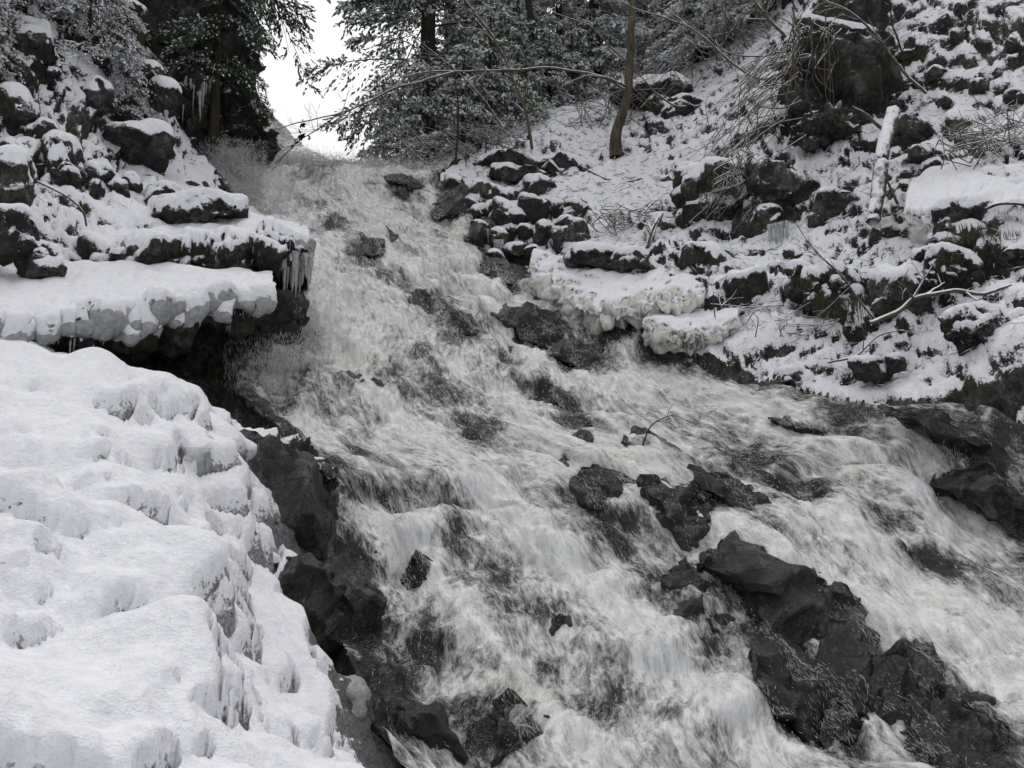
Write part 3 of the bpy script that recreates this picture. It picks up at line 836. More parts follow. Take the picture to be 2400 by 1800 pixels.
boulder("dark_block", 25, 430, 115, 150, "dark square block with snow on top, highest of three at the left edge", Y=6.9, seed=21, cuts=9, rough=.05)
boulder("dark_block", 20, 560, 130, 140, "dark block with snow on top, middle of three at the left edge", Y=6.6, seed=22, cuts=9, rough=.05)
boulder("dark_block", 95, 622, 110, 90, "dark block resting on the snow of the ice ledge, lowest of three", Y=6.7, seed=23, cuts=10, rough=.05)
boulder("snowy_boulder", 325, 360, 160, 125, "snow draped round boulder under the overhanging nose on the left bank", seed=31, sub=5)
boulder("ice_boulder", 378, 462, 110, 62, "smooth grey ice covered boulder left of the splash plume", kind='i', seed=32, th=.03, round_=.4)
boulder("wet_rock", 462, 458, 85, 50, "small black wet rock with a white crust between ice boulder and splash", seed=33, th=.02, mat=M_WET)
boulder("snowy_boulder", 455, 515, 250, 80, "broad snow covered hump just above the upper ledge", seed=34, sub=5, round_=.3, th=.1)
boulder("rock_nose", 382, 232, 60, 90, "rounded dark rock nose with a snow rim jutting before the cliff", seed=35, Y=10.6)
boulder("rock_nose", 345, 185, 90, 80, "snow topped rock knob behind the jutting nose on the left slope", seed=36, Y=10.7)
boulder("dark_overhang", 300, 275, 120, 90, "black mossy overhang with a hollow beneath it on the left slope", seed=37, Y=10.3, kind='d')
boulder("left_crag", 150, 385, 80, 140, "dark cracked crag leaning right on the left slope", seed=38, ang=-25, cuts=10, dy=-.1)
boulder("left_crag", 215, 240, 100, 90, "snow dusted crag below the conifer sprays on the left slope", seed=39, ang=-20)
boulder("left_crag", 35, 265, 90, 110, "dark crag near the left edge above the square blocks", seed=40, ang=-30)
boulder("left_crag", 60, 110, 130, 110, "dark upper crag in the top left corner behind needles", seed=41, ang=-30)
boulder("left_crag", 95, 330, 80, 70, "small dark crag with snow between larger crags of the left slope", seed=42, ang=-30)
boulder("left_crag", 300, 60, 90, 90, "rounded snow dusted crag at the top beside the cliff edge", seed=43, Y=11.0)
# --- cliff
cl = thing("rock_cliff", "tall black mossy cliff face hung with icicles at the head of the falls", "cliff", P(470, 400, 13.0))
for j, (u, v, w, h, Y, s, a) in enumerate([(455,60,270,560,13.2,51,0),(530,150,140,430,13.6,52,4),(430,270,150,330,12.6,53,-4),(565,330,105,170,13.4,54,0),(450,-200,310,300,13.5,55,0)]):
    c = P(u, v, Y); k = scale_at(math.hypot(Y, c[2]))
    V_, F_ = rock_shape(s, (w * k / 2, w * k * .55, h * k / 2), rad(a), 5, 16, .20, 0, .10)
    q = c - np.array(cl.location)
    o = obj("rock_face", mesh_from("rock_face", V_, F_), M_DUST2, cl, q)
    sc_ = snow_cap(V_, F_, s, .03, .35, .8, .8)
    if sc_: STUFF("snow_dusting", mesh_from("snow_dusting", sc_[0], sc_[1], True, {"cover": sc_[2]}), M_CAP, o)
for j, (u, v, l, w) in enumerate([(447,185,40,10),(455,200,90,6),(470,215,95,16),(478,200,80,12),(484,195,40,8),(430,245,60,6),(493,185,40,4)]):
    icicle(cl, P(u, v, 12.05), l * .8 * scale_at(12.5), w * .6 * scale_at(12.5), j)
icicles("row of icicles under the jutting rock nose by the cliff", 340, 392, 285, 262, 10.2, 6, 40, 85, 9, 13)

# --- wall of wet rock between the near snow and the torrent
boulder("wet_rock_wall", 640, 1260, 300, 500, "tall black wet rock wall between near snow and torrent", kind='w', Y=5.35, seed=61, sub=6, cuts=18, ang=-8)
boulder("wet_rock_wall", 715, 1510, 230, 400, "black wet rock wall below the first, beside the near snow edge", kind='w', Y=4.75, seed=62, sub=5, cuts=18, ang=-14)
boulder("brown_rock", 700, 1140, 170, 150, "brown jagged rock knob with snow specks above the wet wall", Y=5.6, seed=63, sub=5, cuts=14, rough=.16, th=.015, lo=.75, hi=1.1, mat=M_WET)
boulder("brown_rock", 590, 1080, 110, 110, "brown rock edge right below the icy mound lip", Y=5.3, seed=64, kind='w', rough=.16)
boulder("snowy_stone", 605, 1345, 90, 80, "small snow crusted black stone against the wet wall", Y=4.6, seed=65, th=.03, mat=M_WET)
boulder("ice_boulder", 815, 1690, 120, 150, "lump of dirty grey ice at the foot of the wet wall", kind='w', Y=3.9, seed=66, mat=M_ICE, cat="ice")
boulder("wet_rock", 960, 1740, 210, 160, "flat rippled wet rock slab at the bottom edge of the torrent", kind='w', seed=67, sub=5, ang=15, dy=.15)
boulder("wet_rock", 830, 1440, 130, 180, "dark rock under a thin veil of water right of the wet wall", kind='w', seed=68, sub=5, ang=-10)
# big icicle under near mound edge
ic = thing("large_icicle", "single thick icicle hanging from the near snow mound", "icicle", P(462, 1060, 4.35))
icicle(ic, P(462, 1050, 4.35), .42, .12, 2); icicle(ic, P(485, 1060, 4.38), .25, .06, 4); icicle(ic, P(440, 1075, 4.3), .16, .05, 1)

def multi_rock(name, label, lobes, seed):
    root = None
    for j, (u, v, w, h, a, dy) in enumerate(lobes):
        Y = at(u, v)[1] + dy; c = P(u, v, Y); k = scale_at(math.hypot(Y, c[2]))
        V_, F_ = rock_shape(seed + j * 7, (w * k / 2 * 1.15, h * k * 0.95, h * k / 2 * .72), 0, 5, 13, .11, 0, .028)
        V_ = V_ @ (rotm(0, rad(a * .75), 0) @ rotm(rad(34), 0, 0) @ rotm(0, 0, -rad(a * .8))).T
        if root is None: root = thing(name, label, "rock", c + np.array((0, 0, V_[:, 2].min())), "rocks in the torrent")
        obj("stone", mesh_from(name, V_, F_), M_WET, root, c - np.array(root.location))
        TOPROCK[label + str(j)] = (V_ + c, F_)
    return root
multi_rock("torrent_rock", "largest black wet boulder in the middle of the torrent", [(1785,1350,360,230,38,.17),(1650,1250,290,150,34,.10),(1920,1470,280,210,38,.20),(1720,1440,240,140,32,.24),(1990,1540,130,190,15,.10)], 171)
multi_rock("torrent_rock", "dark wet rock with tan stains below the largest torrent boulder", [(1900,1620,280,160,32,.16),(2020,1680,260,180,30,.14)], 191)
multi_rock("torrent_rock", "large rounded rock draped with foam in the lower right corner", [(2180,1660,320,220,32,.2),(2300,1760,280,180,28,.18)], 205)
# --- rocks standing in the torrent
for (u, v, w, h, a, dy, s, sub, lab) in [
 (1985,1500,110,190,8,-.1,73,5,"upright rock tinted ochre beside the largest torrent boulder"),
 (1830,1235,400,110,28,.05,74,5,"long wet rock ridge between the two right hand chutes"),
 (1635,1205,130,120,35,.0,75,5,"small pointed wet rock just above the largest boulder"),
 (1525,1085,170,110,25,.0,76,5,"rounded wet boulder below the dead twig in the torrent"),
 (1330,1080,100,120,10,.0,77,5,"dark wet boulder with tan patches in mid torrent"),
 (1440,1190,200,130,30,.0,78,5,"water washed rock left of the pointed wet rock"),
 (2345,1150,300,190,20,.0,79,5,"black boulder at the right edge of the torrent"),
 (1270,1760,240,120,28,.0,81,5,"brown wet rock at the bottom centre of the torrent"),
 (1000,1390,170,60,62,.0,82,5,"thin black rock rib splitting the lower left chute"),
 (905,1330,160,50,58,.0,83,5,"narrow dark rib left of the thin black rib"),
 (1030,730,140,50,40,.0,84,4,"dark wet rib in the upper middle of the falls"),
 (1085,760,110,50,35,.0,85,4,"dark wet rock downstream of the upper middle rib"),
 (1270,775,230,90,25,.0,86,5,"broad dark wet slab on the right of the falls below the ice shelf"),
 (1380,845,190,80,22,.0,87,5,"dark wet slab downstream of the broad one on the right"),
 (1190,825,70,45,25,.0,88,4,"small black rock breaking the water left of the broad slab"),
 (1285,895,60,40,35,.0,89,4,"small black rock at the head of the right hand chute"),
 (1340,960,110,40,40,.0,90,4,"low dark rock along the right hand chute"),
 (860,585,80,60,0,.0,91,4,"dark rock with water parting round it high in the falls"),
 (960,430,90,50,15,.0,92,4,"black rock at the lip of the falls near its right end"),
 (1055,480,80,110,20,.0,93,5,"dripping black rock wall right of the falls lip"),
 (1120,560,60,130,15,.1,94,5,"black wet rock edge below the dripping wall"),
 (1180,640,110,70,30,.0,95,4,"dark water glazed rock below the icicled rubble"),
 (2240,1015,380,80,18,-.1,105,5,"long dark wet shelf under the snow at the right margin of the torrent"),
 (1620,825,80,40,-15,.0,96,4,"small black stone at the water's edge with a snow rim"),
 (1900,1000,180,60,18,.0,97,4,"dark water glazed slab where the right bank meets the torrent"),
 ]:
    boulder("torrent_rock", u, v, w, h, lab, ang=a, dy=dy + .12, kind='w', seed=s, sub=sub, cuts=13, rough=.09, lie=.62, group="rocks in the torrent")

# --- ice shelves on the right margin
ledge("ice_shelf", "cream coloured ice shelf overhanging the water on the right bank", [(1240,625,10.5),(1290,668,10.1),(1350,702,9.7),(1430,718,9.4),(1500,702,9.3),(1570,692,9.2),(1650,688,9.2)],
      [(1250,585,11.0),(1330,605,10.8),(1420,622,10.6),(1500,632,10.4),(1570,638,10.2),(1630,650,10.0),(1670,665,9.8)], [.10,.17,.20,.22,.18,.16,.12], seed=23, rockmat=M_ICE2, icemat=None, snow_t=.04, lump=.11, cat="ice", ice_lo=.35)
ledge("ice_shelf", "small pale ice shelf below the large one on the right bank", [(1505,760,9.0),(1560,768,8.8),(1620,776,8.7),(1680,768,8.7),(1730,748,8.8)],
      [(1520,732,9.5),(1570,730,9.4),(1630,730,9.3),(1680,730,9.3),(1735,722,9.3)], [.10,.14,.15,.12,.08], seed=27, rockmat=M_ICE2, icemat=None, snow_t=.04, lump=.07, cat="ice", ice_lo=.35)
ledge("snow_shelf", "smooth broad snow shelf on the right slope near the log", [(2120,495,8.9),(2180,505,8.7),(2250,480,8.6),(2330,485,8.4),(2420,500,8.2),(2520,520,7.9)],
      [(2140,440,9.8),(2200,400,10.2),(2280,380,10.2),(2350,375,10.1),(2430,370,9.9),(2530,370,9.6)], [.2,.25,.25,.2,.2,.2], seed=31, rockmat=M_ICE2, icemat=None, snow_t=.10, lump=.05, cat="snow", under=.3, ice_lo=.1, sag=.08)

# --- right bank, rocks singled out
for (nm, u, v, w, h, a, s, sub, kd, Y, lab) in [
 ("rock_outcrop",1985,230,260,280,4,111,6,'d',12.0,"big dark rock outcrop high on the right slope behind the log"),
 ("rock_outcrop",1970,75,200,150,8,112,5,'s',12.6,"mossy snow laden crown of the high outcrop"),
 ("rock_outcrop",1950,310,190,90,0,113,5,'d',11.7,"pale stained base block of the high outcrop"),
 ("rock_outcrop",2130,330,90,120,10,114,5,'d',10.9,"black hollow rock just right of the leaning log's top"),
 ("mossy_crag",1680,490,210,240,0,115,6,'s',11.3,"mossy crag with snowy ledges left of the icicle column"),
 ("mossy_crag",1810,500,190,270,3,116,6,'d',10.9,"dark column of rock with icicles in its hollow on the right bank"),
 ("mossy_crag",1960,510,120,130,15,117,5,'s',10.2,"dark boulder under a slanting snow ramp below the log"),
 ("mossy_crag",1560,560,130,140,5,118,5,'s',11.5,"dark snow capped rock behind the small birch log"),
 ("mossy_crag",2310,570,240,170,8,119,6,'s',8.6,"broad dark overhang hung with roots near the right edge"),
 ("mossy_crag",1660,620,150,90,5,120,5,'s',10.1,"mossy snow covered mound left of the dark rock column foot"),
 ("mossy_crag",1270,425,290,110,6,121,6,'s',14.2,"wide dark rock face under a snowy bank right of the falls lip"),
 ("mossy_crag",1960,700,170,150,0,122,5,'s',8.7,"snow capped rock with brown grass hanging from its front"),
 ("mossy_crag",1885,670,90,110,0,123,5,'s',9.0,"dark rock with dead grass fringe left of the grass hung rock"),
 ("mossy_crag",2110,690,160,130,6,124,5,'s',8.3,"snow humped rock right of the grass hung rock"),
 ("mossy_crag",2220,640,170,100,12,125,5,'s',8.2,"snow humped rock below the broad dark overhang"),
 ("mossy_crag",1750,690,120,90,0,126,5,'s',9.4,"dark low rock beside the bare stream bank litter"),
 ("mossy_crag",2320,790,200,110,15,127,5,'s',7.2,"snow hump low on the right bank by the edge of view"),
 ("mossy_crag",2040,870,110,60,5,128,4,'s',7.8,"black stone with round snowball beside it near the water"),
 ("mossy_crag",2100,855,55,50,0,129,4,'s',7.7,"small snowball topped stone near the water"),
 ("mossy_crag",1860,890,100,45,10,130,4,'s',8.1,"low snowy stone with an ice plate at the water's edge"),
 ("mossy_crag",1690,780,110,60,5,131,4,'s',9.0,"dark stone at the right end of the small ice shelf"),
 ("mossy_crag",1480,615,100,50,0,132,4,'s',10.3,"snow covered stone just behind the large ice shelf"),
 ("mossy_crag",1400,605,150,55,4,133,4,'s',10.5,"dark snow fringed stone at the left back of the ice shelf"),
 ("mossy_crag",1530,235,190,70,8,134,5,'s',16.0,"mossy stump mound behind the leaning grey trunk"),
 ("mossy_crag",1610,265,120,60,10,135,4,'s',15.0,"snow dotted mound right of the stump mound"),
 ("mossy_crag",1210,415,150,40,12,136,5,'s',13.6,"long flat snow slab at the right end of the falls lip"),
 ]:
    boulder(nm, u, v, w, h, lab, ang=a, seed=s, sub=sub, kind=kd, Y=Y, deep=.6, rough=.10)
icicles("icicles in the hollow of the dark rock column", 1800, 1845, 530, 520, 10.2, 7, 50, 80, 9, 41)
icicles("icicles hanging from a small stone right of the falls", 1108, 1145, 535, 540, 11.9, 6, 25, 45, 9, 43)
icicles("thick icicle pillar on the rubble right of the falls", 1158, 1180, 565, 565, 11.6, 4, 45, 60, 12, 44)
icicles("icicles below the flat slab at the falls lip", 1040, 1065, 412, 410, 13.1, 5, 14, 28, 6, 45)

# --- rubble right of the falls
for j, (u, v, w, h, a) in enumerate([(1062,440,60,50,10),(1118,450,40,60,30),(1160,460,65,55,20),(1190,470,50,55,60),(1255,455,110,70,15),(1245,505,100,70,20),(1120,502,50,40,-20),(1124,540,45,50,0),(1170,565,45,60,0),(1185,510,95,50,35),(1232,545,45,35,10),(1275,550,55,60,0),(1335,555,90,70,10),(1250,595,45,35,0),(1100,480,35,30,30),(1150,495,40,45,40),(1300,500,70,55,15),(1350,500,80,50,10),(1205,590,60,40,0),(1160,610,50,45,0)]):
    boulder("rubble_stone", u, v, w, h, "snow capped stone in the rubble heap right of the falls lip", ang=a, seed=200 + j, deep=.9, cuts=8, rough=.06, group="rubble right of the falls lip", dy=-.05)
# --- smaller snow-topped stones over the right slope
_r = random.Random(11)
cnt = 0
for k in range(400):
    u, v = _r.uniform(1300, 2420), _r.uniform(20, 900)
    if v > 560 + (u - 1300) * .30: continue
    q = at(u, v)
    if q[1] > 16 or stream_sd(np.array([q[:2]]))[0] < .45: continue
    w = _r.uniform(25, 75) * (0.8 + .4 * v / 900)
    boulder("slope_stone", u, v, w, w * _r.uniform(.5, .9), "small snow topped stone or clod poking from the right slope", ang=_r.uniform(-15, 30), seed=300 + k, sub=3, deep=.9, cuts=9, rough=.12, group="stones poking from the right slope", round_=.2)
    cnt += 1
    if cnt >= 24: break
_r = random.Random(19)
for k in range(10):
    u, v = _r.uniform(-20, 420), _r.uniform(40, 560)
    q = at(u, v)
    w = _r.uniform(35, 80)
    boulder("slope_stone", u, v, w, w * _r.uniform(.6, 1.), "small snow topped stone or ledge on the left slope below the conifer sprays", ang=_r.uniform(-40, 0), seed=500 + k, sub=3, deep=.9, cuts=10, rough=.14, group="stones poking from the left slope")
# ------------------------------------------------------------------ tubes, trunks, branches
def tube(pts, radii, sides=6, seed=0, wig=0.0, m=6):
    C = crom(pts, m); r = np.interp(np.linspace(0, 1, len(C)), np.linspace(0, 1, len(radii)), radii)
    if wig: 
        C = C + wig * np.c_[pn(C * 3 + seed, seed), pn(C * 3 + 5 + seed, seed + 1), pn(C * 3 + 9 + seed, seed + 2)] * np.linspace(0, 1, len(C))[:, None] ** .5
    T = np.gradient(C, axis=0); T /= np.maximum(np.linalg.norm(T, axis=1, keepdims=True), 1e-9)
    up = np.where(np.abs(T[:, 2:3]) > .9, np.array((1., 0, 0)), np.array((0, 0, 1.)))
    a = np.cross(T, up); a /= np.linalg.norm(a, axis=1, keepdims=True); b = np.cross(a, T)
    q = np.linspace(0, 2 * math.pi, sides, endpoint=False)
    V = C[:, None] + r[:, None, None] * (np.cos(q)[None, :, None] * a[:, None] + np.sin(q)[None, :, None] * b[:, None])
    n_ = len(C)
    i = np.arange(n_ - 1)[:, None] * sides; j = np.arange(sides)[None]; k = (j + 1) % sides
    F = np.stack((i + j, i + k, i + sides + k, i + sides + j), -1).reshape(-1, 4)
    return V.reshape(-1, 3), F[:, ::-1]
def join(parts):
    Vs, Fs, o = [], [], 0
    for v, f in parts:
        Vs.append(v); Fs.append(f + o); o += len(v)
    return np.vstack(Vs), np.vstack(Fs)
def grow(rs, p, d, length, r, depth, parts, bend=0.35, fork=3, sides=5, up=0.0, minr=0.0016):
    """a branch that forks"""
    n_ = 5; pts = [p]; dirs = d / np.linalg.norm(d)
    for i in range(n_):
        dirs = dirs + rs.normal(0, bend / n_ ** .5, 3) * .6 + np.array((0, 0, up / n_)); dirs /= np.linalg.norm(dirs)
        pts.append(pts[-1] + dirs * length / n_)
    parts.append(tube(pts, [r, max(r * .35, minr)], sides, m=3))
    if depth > 0:
        for _ in range(fork):
            k = rs.randint(2, n_)
            nd = dirs + rs.normal(0, .55, 3)
            grow(rs, pts[k], nd, length * rs.uniform(.35, .6), max(r * .5, minr), depth - 1, parts, bend, fork, max(sides - 1, 3), up, minr)

# ------------------------------------------------------------------ conifers
def blades(O, D, U, L, W):
    """kite-shaped leaf faces: base O, direction D, width axis U"""
    S = np.cross(D, U); S /= np.maximum(np.linalg.norm(S, axis=1, keepdims=True), 1e-9)
    v = np.stack((O, O + D * (L * .45)[:, None] + S * W[:, None], O + D * L[:, None], O + D * (L * .45)[:, None] - S * W[:, None]), 1)
    return v.reshape(-1, 3), np.arange(len(O) * 4).reshape(-1, 4)
def unit(a): return a / np.maximum(np.linalg.norm(a, axis=-1, keepdims=True), 1e-9)
def spindles(C, D, L, R):
    """slim six-faced streaks"""
    D = unit(D); a = unit(np.cross(D, np.array((0.31, 0.2, 0.93)))); b = np.cross(D, a)
    vs = [C - D * (L / 2)[:, None]]
    for k in range(3):
        q = 2.0944 * k
        vs.append(C + (math.cos(q) * a + math.sin(q) * b) * R[:, None])
    vs.append(C + D * (L / 2)[:, None])
    V = np.stack(vs, 1).reshape(-1, 3)
    i = np.arange(len(C))[:, None] * 5
    F = np.vstack([np.c_[i, i + 1 + k, i + 1 + (k + 1) % 3][:, [0, 2, 1]] for k in range(3)] + [np.c_[i + 4, i + 1 + k, i + 1 + (k + 1) % 3] for k in range(3)])
    return V, F
def spray(rs, p0, d0, length, droop, n_tw, leaf, out_l, out_s, wood, r0, snow_p):
    """one conifer bough: axis, side twigs, overlapping flat leaf sprays, snow lying on them"""
    t = np.linspace(0, 1, 7)
    ax = p0 + np.outer(t * length, d0) + np.outer(-(t ** 2) * droop * length, (0, 0, 1))
    wood.append(tube(ax, [r0, r0 * .25], 4, m=1))
    side = np.cross(d0, (0, 0, 1.)); side /= max(np.linalg.norm(side), 1e-6)
    tt = np.repeat(rs.uniform(.12, 1, n_tw), 1)
    base = np.stack([np.interp(tt, t, ax[:, c]) for c in range(3)], 1)
    sg = rs.choice((-1., 1.), n_tw)
    tl = length * (.50 * (1 - tt) + .14) * rs.uniform(.6, 1.2, n_tw)
    td = unit(d0 * .75 + side * sg[:, None] * rs.uniform(.5, 1.1, (n_tw, 1)) + np.array((0, 0, -1)) * rs.uniform(.1, .6, (n_tw, 1)))
    nl = 9
    s = np.tile(np.linspace(.08, 1, nl), n_tw)
    O = np.repeat(base, nl, 0) + np.repeat(td * tl[:, None], nl, 0) * s[:, None] + np.outer(-(s ** 2) * .25 * np.repeat(tl, nl), (0, 0, 1))
    n_ = len(O)
    D = unit(np.repeat(td, nl, 0) + rs.normal(0, .42, (n_, 3)) + np.array((0, 0, -.35)))
    U = unit(np.array((0, 0, 1.)) + rs.normal(0, .45, (n_, 3)))
    L = leaf * rs.uniform(.6, 1.3, n_); W = L * rs.uniform(.13, .24, n_)
    out_l.append(blades(O, D, U, L, W))
    m = rs.uniform(size=n_) < snow_p
    if m.any():
        out_s.append(spindles(O[m] + D[m] * (L[m] * .45)[:, None] + U[m] * (W[m] * .45)[:, None], D[m], L[m] * .95, W[m] * rs.uniform(.9, 1.6, m.sum())))
def conifer_meshes(seed, height, radius, n_b, n_tw, leaf, start=.08, droop=.35, snow_p=.45, top=1.0, sector=None, taper=.85):
    rs = np.random.RandomState(seed)
    lv, sv, wd = [], [], []
    tr = tube([(0, 0, -.3), (rs.normal(0, .05), rs.normal(0, .05), height * .5), (0, 0, height)], [height * .018, height * .012, height * .003], 8)
    for i in range(n_b):
        h = start + (top - start) * (i + rs.uniform()) / n_b
        a = rs.uniform(0, 2 * math.pi) if sector is None else rs.uniform(*sector)
        l = radius * (1 - taper * h) * rs.uniform(.6, 1.1) + .1
        d = np.array((math.cos(a), math.sin(a), rs.uniform(-.15, .25))); d /= np.linalg.norm(d)
        spray(rs, np.array((0, 0, h * height)), d, l, droop * rs.uniform(.6, 1.4), n_tw, leaf, lv, sv, wd, .006 + .007 * l, snow_p)
    wv = join(wd)
    return (mesh_from("trunk", *tr), mesh_from("boughs", *wv), mesh_from("crown", *join(lv), smooth=False), mesh_from("snow", *join(sv), smooth=False))
def conifer(name, label, ms, loc, rz=0.0, s=1.0, group=None, needle=None, lean=0.0):
    root = thing(name, label, "tree", loc, group)
    root.rotation_euler = (0, lean, rz); root.scale = (s, s, s)
    for nm, me, mt in zip(("trunk", "boughs", "crown", "snow"), ms, (M_BARKD, M_BARKD, needle or M_NEEDLE, M_SNOW)):
        last = (STUFF if nm in ('boughs', 'crown', 'snow') else obj)(nm, me, mt, last if nm == 'snow' else root)
    return root
def gp(u, v, Y): return P(u, v, Y)
def ground(u, Y, sink=.15):
    x = P(u, 300, Y)[0]
    return np.array((x, Y, float(H(np.array([[x, Y]]))[0]) - sink))
FIR = [conifer_meshes(31 + k, 6.5 + k * .8, 2.0, 64, 24, .13, start=.04, droop=.5, snow_p=1.0) for k in range(2)]
BIG = conifer_meshes(77, 12, 3.0, 96, 40, .13, start=.10, droop=.45, snow_p=.3, taper=.6)
CED = conifer_meshes(91, 9, 2.1, 84, 34, .12, start=.24, droop=.8, snow_p=.12, taper=.5)
conifer("hemlock_tree", "tall dark hemlock with long boughs reaching left against the white sky", BIG, ground(1000, 17.5), .4, 1.0, needle=M_NEEDLED)
conifer("cedar_tree", "dark drooping cedar hanging beside the cliff, left of the sky gap", CED, ground(520, 15.3) + np.array((0, 0, -.3)), 1.0, 1.0, needle=M_NEEDLED)
conifer("hemlock_tree", "second dark hemlock crowded behind the first at the sky gap", BIG, ground(1060, 20.5), 2.9, .95, needle=M_NEEDLED)
conifer("cedar_tree", "dark drooping cedar in front of the upper cliff face", CED, P(500, 330, 12.5), 4.4, .55, needle=M_NEEDLED)
conifer("cedar_tree", "smaller dark cedar behind the cliff top", CED, ground(400, 16.5), 2.6, .95, needle=M_NEEDLED)
_r = random.Random(4)
spots = [(1060,20),(1120,18.6),(1170,21.5),(1210,19.5),(1260,23),(1310,20),(1360,22.5),(1400,19.8),(1455,24),(1500,21.5),(1545,23.5),(1590,21.8),(1640,24),(1690,21.5),(1740,23),(1790,20.5),(1840,22.5),(1890,19.5),(1080,25),(1200,26),(1330,27),(1450,28),(1570,27),(1690,27),(1950,19),(2030,18),(1640,18.4),(1700,17.6),(1755,17),(1815,16.2),(1860,15.6)]
for i, (u, Y) in enumerate(spots):
    conifer("snowy_fir", "snow flecked fir in the dense wood above the right bank", FIR[i % 2], ground(u, Y), _r.uniform(0, 6.3), _r.uniform(.8, 1.15), group="firs of the wood above the right bank")
LOWF = [conifer_meshes(131 + k, 2.6, 1.3, 28, 18, .11, start=.05, droop=.5, snow_p=.5) for k in range(2)]
for i, (u, Y) in enumerate([(1000,15.6),(1090,15.8),(1150,16.2),(1215,16.6),(1290,17.6),(1340,18.2),(1240,18.2),(1390,18.8),(1560,19),(1660,18),(930,16.2),(1750,17),(1830,16)]):
    conifer("young_fir", "low snowy young fir at the edge of the wood behind the falls", LOWF[i % 2], ground(u, Y), i * 1.9, _r.uniform(.8, 1.2), group="young firs behind the falls")
# conifer sprays on the left slope (near)
LEFTS = conifer_meshes(151, 2.4, 1.5, 44, 34, .075, start=.05, droop=.9, snow_p=.6)
for i, (u, v, s, lab) in enumerate([(60,-40,1.0,"drooping snowy hemlock sapling in the top left corner"),(210,40,.9,"drooping green hemlock sapling left of the cliff"),(290,190,.5,"small hemlock tuft over the black overhang on the left slope"),(-120,80,1.0,"hemlock sapling leaning in from beyond the left edge")]):
    q = at(u, v + 60)
    conifer("hemlock_sapling", lab, LEFTS, q - np.array((0, .0, .3)), i * 2.1, s * .8, needle=M_NEEDLEL)

# ------------------------------------------------------------------ bare trunks
def trunk(name, label, pts, wpx, mat, cat="tree", seed=0, limbs=()):
    W = [P(*q) for q in pts]
    r = [w * scale_at(q[2]) / 2 for w, q in zip(wpx, pts)]
    root = thing(name, label, cat, W[0])
    def rel(L): return [np.asarray(x) - W[0] for x in L]
    obj("trunk", mesh_from("trunk", *tube(rel(W), r, 10, seed, .03, 10)), mat, root)
    for (lp, lw) in limbs:
        obj("limb", mesh_from("limb", *tube(rel([P(*q) for q in lp]), [w * scale_at(lp[0][2]) / 2 for w in lw], 6, seed + 3, .04, 6)), M_TWIG, root)
    return root
trunk("leaning_tree", "leaning grey brown tree trunk with a curved base on the snowy bank", [(1445,370,14.3),(1444,312,14.3),(1466,244,14.35),(1474,176,14.4),(1479,95,14.4),(1483,0,14.5),(1490,-200,14.6)], [36,27,23,21,19,17,14], M_BARK, seed=2,
      limbs=[([(1470,205,14.4),(1430,185,14.0),(1370,178,13.8),(1310,205,13.6)],[7,2]),([(1476,150,14.4),(1430,110,14.2),(1380,60,14.0),(1300,30,13.9)],[5,2])])
trunk("dark_bare_tree", "dark slanting trunk in the wood left of the leaning grey trunk", [(1310,250,18),(1281,176,18),(1260,108,18),(1238,0,18),(1220,-150,18)], [28,22,19,17,15], M_BARKD, seed=5)
trunk("dark_bare_tree", "thin dark trunk in the wood just right of the leaning grey trunk", [(1612,165,19.5),(1604,108,19.5),(1597,50,19.5),(1590,-20,19.5),(1588,-150,19.5)], [18,14,13,12,11], M_BARKD, seed=6)
trunk("brown_bare_tree", "brown trunk in the wood near the right end of the firs", [(1712,130,19),(1704,100,19),(1700,40,19),(1696,-40,19),(1690,-200,19)], [26,20,19,18,16], M_BARK, seed=7)
trunk("brown_bare_tree", "slim brown trunk beside the larger one at the right end of the firs", [(1680,110,19.6),(1676,60,19.6),(1668,0,19.6),(1660,-150,19.6)], [14,12,11,9], M_BARK, seed=8)
trunk("dark_bare_tree", "straight dark trunk of a fir behind the hemlock boughs", [(1055,300,20),(1052,150,20),(1050,0,20),(1050,-200,20)], [20,18,17,15], M_BARKD, seed=9)

# ------------------------------------------------------------------ saplings, fallen limbs, logs
def stick(name, label, pts, w0, w1, mat=None, cat="branch", twigs=0, seed=0, tl=.35, bend=.35, group=None):
    W = [P(*q) for q in pts]; Ym = np.mean([q[2] for q in pts])
    root = thing(name, label, cat, W[0], group)
    rs = np.random.RandomState(seed)
    W = [q - W[0] for q in W] if True else W
    obj("stem", mesh_from("stem", *tube(W, [w0 * scale_at(Ym) / 2, w1 * scale_at(Ym) / 2], 6, seed, .03, 8)), mat or M_TWIG, root)
    if twigs:
        C = crom(W, 8); parts = []
        T = np.gradient(C, axis=0)
        for k in range(twigs):
            i = int(len(C) * rs.uniform(.25, .98)) - 1
            d = unit(T[i]) + rs.normal(0, .6, 3) + np.array((0, 0, .15))
            grow(rs, C[i], d, tl * rs.uniform(.5, 1.3), max(w1 * .8, 1.2) * scale_at(Ym) / 2 * 1.2, 2, parts, bend, 2, 4)
        STUFF("twigs", mesh_from("twigs", *join(parts)), mat or M_TWIG, root)
    return root
def line3(pts, Y0, Y1):
    n_ = len(pts); return [(u, v, Y0 + (Y1 - Y0) * i / (n_ - 1)) for i, (u, v) in enumerate(pts)]
stick("fallen_sapling", "long snow lined bough stretching left from the leaning trunk", line3([(1463,209),(1400,177),(1287,159),(1200,164),(1106,166),(1023,168),(951,177)], 14.2, 13.0), 7, 3, seed=1, twigs=9, tl=.5)
stick("fallen_sapling", "thin bough dipping left from the snow lined bough towards the sky", line3([(1064,169),(990,190),(918,210),(860,240),(802,264),(708,286),(640,305)], 13.2, 12.6), 7, 2, seed=2, twigs=8, tl=.5)
